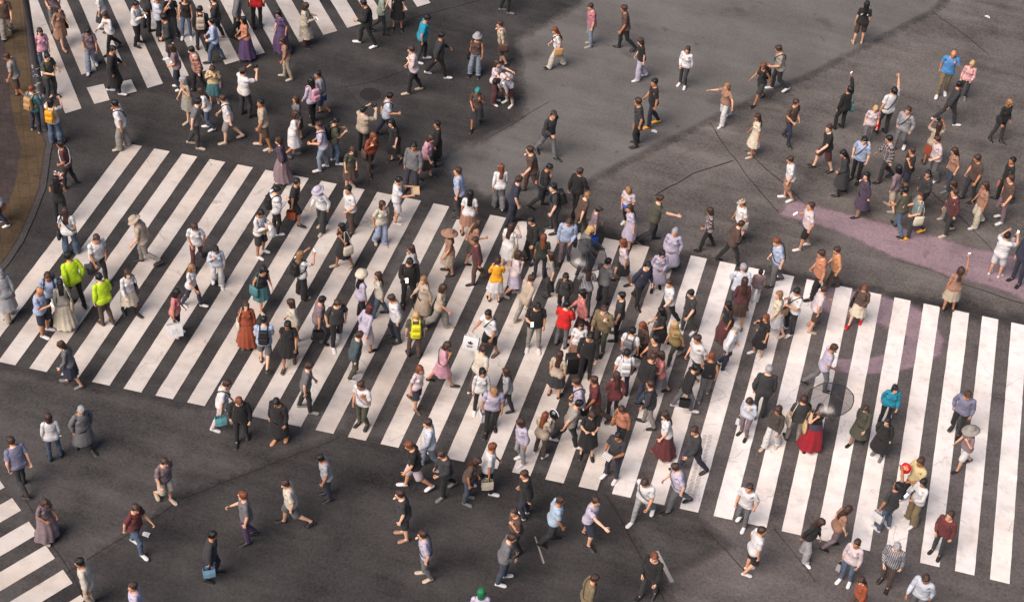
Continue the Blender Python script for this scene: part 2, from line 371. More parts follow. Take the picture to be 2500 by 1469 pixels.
# bones: 0 pelvis 1 spine 2 chest 3 neck 4 head | per side: 5 uarm 6 farm 7 hand 8 fingers 9 fingertips | 10 thigh 11 shin 12 foot  (right side +8)
NB = 21
def weights(B, V):
    x, y, z = V[:, 0], V[:, 1], V[:, 2]; n = len(V); Wt = np.zeros((n, NB))
    ax = np.abs(x); t = (ax - B.S[0])*S2 - (z - B.S[2])*S2; e = (ax - B.S[0])*S2 + (z - B.S[2])*S2
    arm = ss(-.03, .075, t) * ss(-.125, -.06, e); arm = np.where(ax > .30, 1.0, arm); arm = np.where(z < .6, 0.0, arm)
    left = ss(-.028, .028, x)
    leg = (1 - ss(.83, .985, z)) * (1 - arm)
    for s in (0, 1):
        sd_arm = (x > 0) if s == 0 else (x <= 0); o = 5 + 8*s
        a = arm * sd_arm
        el = ss(.235, .325, t); wr = ss(.505, .555, t)
        tip = W_t = t - .53
        thumb = (y < -.031) & (tip < .105)
        fi = ss(.078, .102, tip) * (~thumb); fi2 = ss(.118, .135, tip)
        Wt[:, o] = a*(1-el); Wt[:, o+1] = a*el*(1-wr); Wt[:, o+2] = a*el*wr*(1-fi)
        Wt[:, o+3] = a*el*wr*fi*(1-fi2); Wt[:, o+4] = a*el*wr*fi*fi2
        side = left if s == 0 else 1-left
        L = leg*side; kn = 1 - ss(.435, .545, z); an = 1 - ss(.06, .115, z)
        Wt[:, o+5] = L*(1-kn); Wt[:, o+6] = L*kn*(1-an); Wt[:, o+7] = L*kn*an
    tr = (1-arm)*(1-leg)
    sp = ss(.98, 1.08, z); ch = ss(1.13, 1.25, z); nk = ss(1.455, 1.50, z)*(ax < .095); hd = ss(1.50, 1.545, z)*(ax < .13)
    Wt[:, 0] = tr*(1-sp); Wt[:, 1] = tr*sp*(1-ch); Wt[:, 2] = tr*sp*ch*(1-nk); Wt[:, 3] = tr*sp*ch*nk*(1-hd); Wt[:, 4] = tr*sp*ch*nk*hd
    return Wt / np.maximum(Wt.sum(1, keepdims=True), 1e-9)

def isocut(V, N, L, sz, s):
    """keep the part of a mesh where the field s < 0, cutting through the faces"""
    keep = s < 0; st = np.zeros(len(sz), int); st[1:] = np.cumsum(sz)[:-1]
    nv = {}; out = []; par = []
    def vid(i):
        k = (i, -1)
        if k not in nv: nv[k] = len(par); par.append((i, i, 0.0))
        return nv[k]
    def eid(i, j):
        k = (min(i, j), max(i, j))
        if k not in nv: nv[k] = len(par); par.append((k[0], k[1], float(s[k[0]]/(s[k[0]]-s[k[1]]))))
        return nv[k]
    Ll = L.tolist(); kl = keep.tolist()
    for a, c in zip(st.tolist(), sz.tolist()):
        f = Ll[a:a+c]; m = sum(kl[i] for i in f)
        if m == 0: continue
        if m == c: out.append([vid(i) for i in f]); continue
        g = []
        for q in range(c):
            i, j = f[q], f[(q+1) % c]
            if kl[i]: g.append(vid(i))
            if kl[i] != kl[j]: g.append(eid(i, j))
        if len(g) >= 3: out.append(g)
    P = np.array([(i, j) for i, j, _ in par]); T = np.array([t for _, _, t in par])[:, None]
    NV = V[P[:, 0]]*(1-T) + V[P[:, 1]]*T; NN = N[P[:, 0]]*(1-T) + N[P[:, 1]]*T
    return NV, NN, np.concatenate([np.array(g) for g in out]), np.array([len(g) for g in out])
def lap(V, L, sz, it, f=.5):
    st = np.zeros(len(sz), int); st[1:] = np.cumsum(sz)[:-1]; E = []
    nx = np.arange(len(L))+1; nx[st+sz-1] = st
    a, b = L, L[nx]; n = len(V)
    key = np.minimum(a, b)*n + np.maximum(a, b); u, cnt = np.unique(key, return_counts=True)
    ui, uj = u // n, u % n; bd = np.zeros(n, bool); bd[ui[cnt == 1]] = 1; bd[uj[cnt == 1]] = 1
    isb = cnt == 1; use = (~(bd[ui] | bd[uj])) | isb   # border only along border
    for _ in range(it):
        A = np.zeros_like(V); D = np.zeros(n)
        m1 = ~bd[ui]; np.add.at(A, ui[m1], V[uj[m1]]); np.add.at(D, ui[m1], 1)
        m2 = ~bd[uj]; np.add.at(A, uj[m2], V[ui[m2]]); np.add.at(D, uj[m2], 1)
        np.add.at(A, ui[isb], V[uj[isb]]); np.add.at(D, ui[isb], 1); np.add.at(A, uj[isb], V[ui[isb]]); np.add.at(D, uj[isb], 1)
        V = np.where(D[:, None] > 0, V*(1-f) + f*A/np.maximum(D, 1)[:, None], V)
    return V
def nz(V, sc, amp, seed=0.0):
    return np.array([noise.noise((v[0]*sc[0]+seed, v[1]*sc[1], v[2]*sc[2])) for v in V]) * amp

GC = {}
def garment(B, code):
    """clothes are cut out of the body and let out by their looseness, so that they follow it"""
    key = (B.sex, code)
    if key in GC: return GC[key]
    src = B.mid if code in ('hs', 'hl', 'cap', 'ho', 'bootL', 'bootR', 'shoeL', 'shoeR') else B.low
    V, N, L, sz = src
    x, y, z = V.T; ax = np.abs(x); t = (ax-B.S[0])*S2 - (z-B.S[2])*S2; e = (ax-B.S[0])*S2 + (z-B.S[2])*S2
    armr = ((e > -.085) & (t > .03)) | (ax > .26)
    if code in 'tljscx':
        ts = {'t': .19, 'l': .515, 'j': .525, 's': .035, 'c': .525, 'x': .16}[code]
        hem = {'t': .885, 'l': .87, 'j': .84, 's': .93, 'c': .80, 'x': .93}[code]
        s = np.maximum(np.where(armr, t-ts, -1), np.where(armr & (t > .1), -1, hem - z))
        nzl = 1.452 + .25*y if code != 's' else 1.425 + .3*y
        s = np.maximum(s, np.minimum(z - nzl, (.098 if code != 's' else .115) - ax))
        if code == 's': s = np.maximum(s, np.where((e > -.05) & (t > -.03), t - .0, -1))
        W0 = None; V2, N2, L2, S_ = isocut(V, N, L, sz, s)
        W0 = weights(B, V2)
        b, lo, sl = {'t': (.013, .020, .018), 'l': (.013, .018, .010), 'j': (.016, .022, .012), 's': (.009, .008, 0), 'c': (.017, .024, .012), 'x': (.012, .012, .012)}[code]
        t2 = (np.abs(V2[:, 0])-B.S[0])*S2 - (V2[:, 2]-B.S[2])*S2
        a2 = np.clip(W0[:, 5:8].sum(1)+W0[:, 13:16].sum(1), 0, 1)
        off = b + (1-a2)*lo*ss(1.38, .95, V2[:, 2]) + a2*sl*ss(.04, .2, t2)
        off = off*(1 - .15*ss(.13, .0, np.abs(t2-.03))*(V2[:, 2] > 1.33)*a2)
        cuff = ss(.45, .51, t2)*a2; off = off*(1-.45*cuff) if code in 'ljc' else off
        V0 = V2.copy(); V2 = V2 + N2*off[:, None]; V2 = lap(V2, L2, S_, 7)
        V2 = V2 + N2*np.maximum(0, .85*off - ((V2-V0)*N2).sum(1))[:, None]; V2 = lap(V2, L2, S_, 1, .3)
        fl = np.stack([V2[:, 0]*.8+V2[:, 2]*.6, V2[:, 1], V2[:, 2]*.8-V2[:, 0]*.6], 1)
        low = .35 + .65*ss(1.42, 1.30, V2[:, 2])
        V2 = V2 + N2*((nz(V2, (9, 9, 15), .008, 3.1) + nz(fl, (14, 20, 46), .0045, 1.7))*low)[:, None]
        V2 = V2 + N2*np.maximum(0, .009 + .006*((np.abs(V2[:, 0]) > .08) & (V2[:, 2] > 1.2)) - ((V2-V0)*N2).sum(1))[:, None]
    elif code in 'pwh':
        hem = {'p': .085, 'w': .055, 'h': .50}[code]
        s = np.maximum(np.maximum(z - 1.03, hem - z), np.where(ax > .25, 1, -1))
        V2, N2, L2, S_ = isocut(V, N, L, sz, s); W0 = weights(B, V2)
        off = {'p': .009 + .012*ss(.75, .15, V2[:, 2]), 'w': .010 + .050*ss(.86, .25, V2[:, 2]), 'h': .011 + .034*ss(.86, .55, V2[:, 2])}[code]
        inner = ss(.05, .0, np.abs(V2[:, 0])) * (V2[:, 2] < .80)
        V2 = V2 + N2*(off*(1-.7*inner))[:, None]; V2 = lap(V2, L2, S_, 3)
        V2 = V2 + N2*nz(V2, (12, 12, 12), .006, 5.2)[:, None] + N2*(nz(V2, (8, 8, 46), .005, 9.2)*ss(.75, .3, V2[:, 2]))[:, None]
    elif code[:4] in ('shoe', 'boot'):
        sg = 1 if code[-1] == 'L' else -1
        s = np.maximum(np.maximum(z - (.078 if code[:4] == 'shoe' else .33), -sg*x - 0.0), np.where(ax > .3, 1, -1))
        V2, N2, L2, S_ = isocut(V, N, L, sz, s); W0 = weights(B, V2)
        V2 = V2 + N2*(.008 + .004*(V2[:, 2] < .024))[:, None]; V2[:, 2] = np.where(V2[:, 2] < .016, 0.0, V2[:, 2])
    else:
        # hair caps
        zl = {'hs': np.interp(y, [-.10, -.06, -.035, .0, .03, .09], [1.676, 1.664, 1.622, 1.588, 1.572, 1.525]),
              'hl': np.interp(y, [-.10, -.06, -.035, .0, .03, .09], [1.674, 1.655, 1.60, 1.56, 1.53, 1.50]),
              'ho': np.interp(y, [-.10, -.085, -.06, -.02, .03, .09], [1.652, 1.645, 1.60, 1.54, 1.51, 1.49]),
              'cap': 1.655 + y*.12}[code]
        s = np.maximum(zl - z, ax - .13)
        V2, N2, L2, S_ = isocut(V, N, L, sz, s); W0 = np.zeros((len(V2), NB)); W0[:, 4] = 1
        off = {'hs': .014, 'hl': .019, 'ho': .022, 'cap': .021}[code]
        V2 = V2 + N2*off; V2 = lap(V2, L2, S_, 2)
        if code != 'cap': V2 = V2 + N2*np.maximum(nz(V2, (36, 36, 20), .013, 2.3), -.006)[:, None] + np.array([0, .004, .006])
    GC[key] = (V2, L2, S_, W0); return GC[key]

def np_from_bm(bm):
    bmesh.ops.recalc_face_normals(bm, faces=bm.faces); bm.verts.index_update()
    V = np.array([v.co[:] for v in bm.verts]); L = []; sz = []
    for f in bm.faces: L += [v.index for v in f.verts]; sz.append(len(f.verts))
    bm.free(); return V, np.array(L), np.array(sz)
HC = {}
def hair_extra(B, code):
    """lengths of hair, buns and hats in the rest pose"""
    key = (B.sex, code)
    if key in HC: return HC[key]
    bm = bmesh.new()
    if code in ('long', 'bob'):
        ze = 1.26 if code == 'long' else 1.475; m = 12; th0 = 1.95
        rings = []
        for k in range(m):
            u = k/(m-1); z = 1.675 + (ze-1.675)*u
            rx = np.interp(z, [1.25, 1.36, 1.46, 1.52, 1.60, 1.65, 1.68], [.115, .105, .088, .084, .092, .086, .06]); ry = np.interp(z, [1.25, 1.38, 1.46, 1.52, 1.60, 1.65, 1.68], [.150, .140, .112, .106, .118, .110, .08])
            th = th0 * np.interp(z, [1.25, 1.45, 1.6, 1.68], [.62, .86, 1.0, 1.0])
            outer = []; inner = []
            for q in range(15):
                a = -th + 2*th*q/14; w = 1 + .06*math.sin(q*2.3 + k*.35) + .04*math.sin(q*5.1)
                outer.append(Vector((rx*w*math.sin(a), ry*w*math.cos(a)+.002, z - .012*math.sin(q*1.9)*u)))
                inner.append(Vector(((rx-.022)*math.sin(a), (ry-.022)*math.cos(a), z)))
            rings.append(outer + inner[::-1])
        loft(bm, rings)
    elif code == 'bun':
        ellip(bm, (0, .085, 1.705), (.045, .045, .042))
    elif code == 'visor':
        R1 = []; R2 = []
        for q in range(13):
            a = -1.35 + 2.7*q/12; r = .105 + .075*math.cos(a*1.05)
            R1.append(Vector((.098*math.sin(a), -.098*math.cos(a)+.0, 1.662))); R2.append(Vector((.098*math.sin(a), -(r)*math.cos(a), 1.648)))
        loft(bm, [R1 + [p + Vector((0, 0, .006)) for p in R1[::-1]], R2 + [p + Vector((0, 0, .006)) for p in R2[::-1]]])
    elif code in ('bucket', 'sunhat'):
        w = .055 if code == 'bucket' else .105
        prof = [(.0, 1.752), (.06, 1.750), (.088, 1.735), (.096, 1.70), (.102, 1.665), (.106+w*.5, 1.645), (.106+w, 1.622), (.104+w, 1.617), (.102, 1.655), (.085, 1.66)]
        loft(bm, [[Vector((r*math.cos(2*pi*i/24), r*1.22*math.sin(2*pi*i/24), z + .008*math.sin(3*2*pi*i/24)*(r > .12))) for i in range(24)] for r, z in [(max(r, .004), z) for r, z in prof]])
    elif code == 'puffy':
        ellip(bm, (0, .01, 1.715), (.175, .185, .12), 22, 12)
        for v in bm.verts: v.co += Vector((0, 0, 1))*.015*noise.noise(v.co*14) + (v.co - Vector((0, .01, 1.7)))*.12*noise.noise(v.co*11)
        loft(bm, [ring((0, .004, z), (1, 0, 0), (0, 1, 0), r, r*1.22, 20) for z, r in ((1.64, .092), (1.66, .098), (1.68, .097))])
    V, L, sz = np_from_bm(bm)
    W = np.zeros((len(V), NB)); hd = ss(1.36, 1.50, V[:, 2]) if code in ('long', 'bob') else np.ones(len(V))
    W[:, 4] = hd; W[:, 2] = 1-hd
    HC[key] = (V, L, sz, W); return HC[key]

def Rx(a): c, s = math.cos(a), math.sin(a); return np.array([[1, 0, 0], [0, c, -s], [0, s, c]])
def Ry(a): c, s = math.cos(a), math.sin(a); return np.array([[c, 0, s], [0, 1, 0], [-s, 0, c]])
def Rz(a): c, s = math.cos(a), math.sin(a); return np.array([[c, -s, 0], [s, c, 0], [0, 0, 1]])
def nrmz(v): v = np.array(v, float); return v/np.linalg.norm(v)
def raxis(ax, a):
    x, y, z = nrmz(ax); c, s = math.cos(a), math.sin(a); K = np.array([[0, -z, y], [z, 0, -x], [-y, x, 0]])
    return np.eye(3) + s*K + (1-c)*(K@K)
def basis(d, h):
    d = nrmz(d); h = np.array(h, float); h = nrmz(h - d*(h@d)); return np.stack([d, h, np.cross(d, h)], 1)
RA = math.radians

class Pose:
    """directions for the upper and fore arm (front is -Y, left is +X), thigh and knee angles, bends of the back and head"""
    def __init__(s):
        s.arm = {1: ((.16, .0, -1), (.06, -.22, -1)), -1: ((-.16, .0, -1), (-.06, -.22, -1))}
        s.th = {1: 2, -1: -2}; s.kn = {1: 3, -1: 3}; s.ft = {1: 0, -1: 0}; s.ab = {1: 2, -1: 2}
        s.lean = 0; s.bend = 0; s.turn = 0; s.hp = 4; s.hy = 0; s.curl = {1: 25, -1: 25}; s.wrist = {1: 0, -1: 0}; s.tw = {1: 0, -1: 0}
def make_pose(kind, ph, r):
    p = Pose()
    def walk_legs(ph, amp=1.0):
        for s in (1, -1):
            q = (ph + (0 if s == 1 else .5)) % 1.0
            K = [(0, 24, 4, 14), (.12, 16, 12, 0), (.3, 0, 5, 0), (.5, -20, 10, -16), (.6, -16, 38, -34), (.75, 14, 56, -14), (.9, 27, 22, 6), (1.0, 24, 4, 14)]
            xs = [k[0] for k in K]
            p.th[s] = np.interp(q, xs, [k[1] for k in K])*amp; p.kn[s] = np.interp(q, xs, [k[2] for k in K])*amp; p.ft[s] = np.interp(q, xs, [k[3] for k in K])*amp
        p.lean = 4; p.turn = 5*math.sin(2*pi*ph)
    def swing(s, amp=1.0):
        q = (ph + (0 if s == 1 else .5)) % 1.0; a = -math.cos(2*pi*q)*RA(24)*amp + r.uniform(-.08, .08); b = RA(16) + max(0, a)*.7
        p.arm[s] = ((.17*s, -math.sin(a), -math.cos(a)), (.04*s, -math.sin(a+b), -math.cos(a+b)))
    def stand_legs():
        w = r.choice((1, -1)); p.th[w] = 1; p.kn[w] = 2; p.th[-w] = 9 + r.uniform(-3, 5); p.kn[-w] = 16; p.ab[-w] = 6; p.ab[w] = 3
    if kind in ('walk', 'carry', 'umb'):
        if kind == 'umb': ph = .1
        am = r.choice((.45, .6, .75, .9, 1.0)); walk_legs(ph, am); swing(1, am); swing(-1, am); p.hp = r.uniform(-4, 22); p.hy = r.uniform(-28, 28); p.bend = r.uniform(-2, 9)
        for s in (1, -1):
            q = r.random()
            if q < .05: p.arm[s] = ((.15*s, -.25, -1), (-.15*s, -.9, -.05)); p.curl[s] = 45
            elif q < .22: p.arm[s] = ((.34*s, .16, -1), (-.10*s, -.28, -1))
            elif q < .32: p.arm[s] = ((.30*s, -.2, -1), (-.5*s, -.38, .85)); p.curl[s] = 70
            elif q < .42: p.arm[s] = ((.16*s, -.05, -1), (-.32*s, -.75, -.5)); p.curl[s] = 40
    else: stand_legs(); p.hp = r.uniform(0, 12); p.hy = r.uniform(-15, 15)
    if kind == 'phone':
        p.arm[-1] = ((-.2, -.3, -1), (.35, -.85, .42)); p.hp = 28; p.hy = 0; p.curl[-1] = 62; p.tw[-1] = -70
        if r.random() < .5: p.arm[1] = ((.2, -.3, -1), (-.4, -.85, .36)); p.curl[1] = 55; p.tw[1] = 60
    elif kind == 'photo':
        for s in (1, -1): p.arm[s] = ((.34*s, -.85, -.35), (-.42*s, -.55, .78)); p.curl[s] = 60
        p.hp = 4; p.hy = 0; p.lean = -2
    elif kind == 'raise':
        p.arm[-1] = ((-.25, -.5, .85), (-.05, -.45, .9)); p.curl[-1] = 60; p.hp = -14; p.hy = 0
    elif kind == 'arm':
        p.arm[-1] = ((-.35, -.9, -.25), (-.2, -1, -.1)); p.curl[-1] = 10; walk_legs(ph)
    elif kind == 'arms':
        for s in (1, -1): p.arm[s] = ((.8*s, -.25, -.6), (.7*s, -.6, -.25)); p.curl[s] = 12
        walk_legs(ph)
    elif kind == 'hold':
        for s in (1, -1): p.arm[s] = ((.2*s, -.3, -1), (-.35*s, -1, .12)); p.curl[s] = 50
        p.hp = 16; p.hy = 0
    elif kind == 'tray':
        for s in (1, -1): p.arm[s] = ((.22*s, -.55, -.8), (-.12*s, -1, .1)); p.curl[s] = 35; p.tw[s] = 80*s
        p.hp = 18
    elif kind == 'face':
        p.arm[-1] = ((-.3, -.75, -.6), (.52, -.12, .98)); p.curl[-1] = 40; p.hp = 12; p.hy = 0
    elif kind == 'hug':
        for s in (1, -1): p.arm[s] = ((.4*s, -.9, -.3), (-.15*s, -1, .0)); p.curl[s] = 25
    elif kind == 'bend':
        p.lean = 38; p.bend = 24; p.hp = 10; p.hy = 0
        for s in (1, -1): p.arm[s] = ((.12*s, -.75, -.9), (-.02*s, -.8, -.8))
    if kind == 'umb': p.arm[1] = ((.25, -.4, -.9), (-.25, -.7, .75)); p.curl[1] = 75
    p.curl = {k: max(v, r.uniform(18, 45)) if kind == 'walk' else v for k, v in p.curl.items()}
    if kind == 'carry': p.arm[-1] = ((-.2, .02, -1), (-.12, -.08, -1)); p.curl[-1] = 80
    return p
def fk(B, p):
    """global rotation, rest joint and posed joint of every bone"""
    G = [None]*NB; J = np.zeros((NB, 3)); P = np.zeros((NB, 3))
    J[0] = (0, .01, .95); J[1] = (0, .015, 1.03); J[2] = (0, .015, 1.19); J[3] = (0, .015, 1.47); J[4] = (0, .0, 1.525)
    G[0] = Rx(RA(p.lean)) ; P[0] = J[0]
    def child(i, par, R):
        G[i] = R; P[i] = P[par] + G[par] @ (J[i]-J[par])
    child(1, 0, G[0] @ Rx(RA(p.bend*.5)) @ Rz(RA(p.turn*.5)))
    child(2, 1, G[1] @ Rx(RA(p.bend*.5)) @ Rz(RA(p.turn*.5)))
    child(3, 2, G[2] @ Rx(RA(p.hp*.5)) @ Rz(RA(p.hy*.4)))
    child(4, 3, G[3] @ Rx(RA(p.hp*.5)) @ Rz(RA(p.hy*.6)))
    for s in (1, -1):
        o = 5 if s == 1 else 13
        d = np.array([s*S2, 0, -S2]); S = np.array([s*B.S[0], B.S[1], B.S[2]]); h0 = np.cross(d, (0, -1, 0))
        npalm = np.array([-s*S2, 0, -S2])
        for k, tt in ((0, 0), (1, .28), (2, .535), (3, .62), (4, .652)): J[o+k] = S + d*tt
        u, f = nrmz(p.arm[s][0]), nrmz(p.arm[s][1]); hx = np.cross(u, f)
        if np.linalg.norm(hx) < .12: hx = np.cross(u, (0, -1, 0.001))
        hx = nrmz(hx); B0 = basis(d, h0)
        Ru = basis(u, hx) @ B0.T; Rf = basis(f, hx) @ B0.T
        Rf = raxis(f, RA(p.tw[s])) @ Rf
        child(o, 2, G[2] @ Ru); child(o+1, o, G[2] @ Rf); child(o+2, o+1, G[2] @ Rf)
        cax = np.cross(d, npalm); c = RA(p.curl[s])
        child(o+3, o+2, G[o+2] @ raxis(cax, c)); child(o+4, o+3, G[o+3] @ raxis(cax, c*.95))
        J[o+5] = (s*.092, .008, .915); J[o+6] = (s*.090, .0, .49); J[o+7] = (s*.090, .018, .085)
        base = Rx(RA(p.lean*.25))
        child(o+5, 0, base @ Ry(RA(-s*p.ab[s])) @ Rx(RA(-p.th[s])))
        child(o+6, o+5, base @ Ry(RA(-s*p.ab[s]*.5)) @ Rx(RA(-(p.th[s]-p.kn[s]))))
        child(o+7, o+6, Rz(RA(s*7)) @ Rx(RA(-p.ft[s])))
    return np.stack(G), J, P
def skin_v(V, W, G, J, P):
    out = np.zeros_like(V)
    for b in range(NB):
        w = W[:, b]; m = w > 1e-4
        if m.any(): out[m] += w[m, None]*((V[m]-J[b]) @ G[b].T + P[b])
    return out
def skirt(B, code, G, J, P, r):
    """skirts hang from the waist around both legs, in the posed figure"""
    zend = {'k': .50, 'g': .13, 'c': .42}[code]; z0 = 1.035 if code != 'c' else .86
    m = 12 if code != 'k' else 9; n = 40; flare = {'k': .07, 'g': .15, 'c': .07}[code]
    rings = []; rest = []
    smp = []
    for o in (5, 13):
        for zz in np.linspace(.95, .02, 34):
            b = o+5 if zz > .49 else (o+6 if zz > .09 else o+7)
            for yy in ((.0,) if zz > .09 else (.05, -.04, -.13)):
                q = np.array([J[o+5][0], .008+yy, zz]); smp.append(np.append(G[b] @ (q-J[b]) + P[b], np.interp(zz, [.02, .13, .36, .5, .9], [.05, .06, .075, .078, .10])))
    smp = np.array(smp)
    fold = r.uniform(0, 6); nf = r.choice((7, 8, 9, 11))
    for k in range(m):
        z = z0 + (zend-z0)*k/(m-1); u = k/(m-1)
        if z > .90:
            c0 = G[0] @ (np.array([0, .012, z])-J[0]) + P[0]; legs = [c0]; w = 1
        pts = []
        for o in (5, 13):
            q = np.array([J[o+5][0], .008, z]); b = o+5 if z > .49 else o+6
            pts.append(G[b] @ (q-J[b]) + P[b])
        cen = (pts[0]+pts[1])/2; hipc = G[0] @ (np.array([0, .012, z])-J[0]) + P[0]
        t = float(ss(.80, 1.0, np.array(z))); cen = cen*(1-t) + hipc*t
        wr = np.interp(z, [.8, .92, .97, 1.04], [.10, .186 if B.sex == 'f' else .175, .185, .148]); dr = np.interp(z, [.8, .92, .97, 1.04], [.10, .140, .135, .112])
        if z < .92: wr = .188 + flare*u; dr = .142 + flare*u
        if code == 'c': wr += .028; dr += .026
        row = []; nb = smp[np.abs(smp[:, 2]-cen[2]) < .075] if z < .86 else smp[:0]
        for i in range(n):
            a = 2*pi*i/n; dx, dy = math.cos(a), math.sin(a); rr = 1/math.sqrt((dx/wr)**2 + (dy/dr)**2)
            lr = np.interp(z, [.13, .36, .5, .9], [.06, .075, .078, .10])*.98
            for q in pts:
                if z < .9: rr = max(rr, (q[0]-cen[0])*dx + (q[1]-cen[1])*dy + lr)
            if len(nb): rr = max(rr, float(((nb[:, 0]-cen[0])*dx + (nb[:, 1]-cen[1])*dy + nb[:, 3]).max()))
            rr += u*(.006 + .022*(code == 'g') + .008*(code == 'k'))*math.sin(a*nf + fold + .6*math.sin(3*a))
            row.append((cen[0]+dx*rr, cen[1]+dy*rr, cen[2])); rest.append((dx*wr, dy*dr, z))
        rings.append(row)
    V = np.array(rings).reshape(-1, 3); L = []
    for k in range(m-1):
        for i in range(n): L += [k*n+i, (k+1)*n+i, (k+1)*n+(i+1) % n, k*n+(i+1) % n]
    return V, np.array(L), np.full((m-1)*n, 4), np.array(rest)
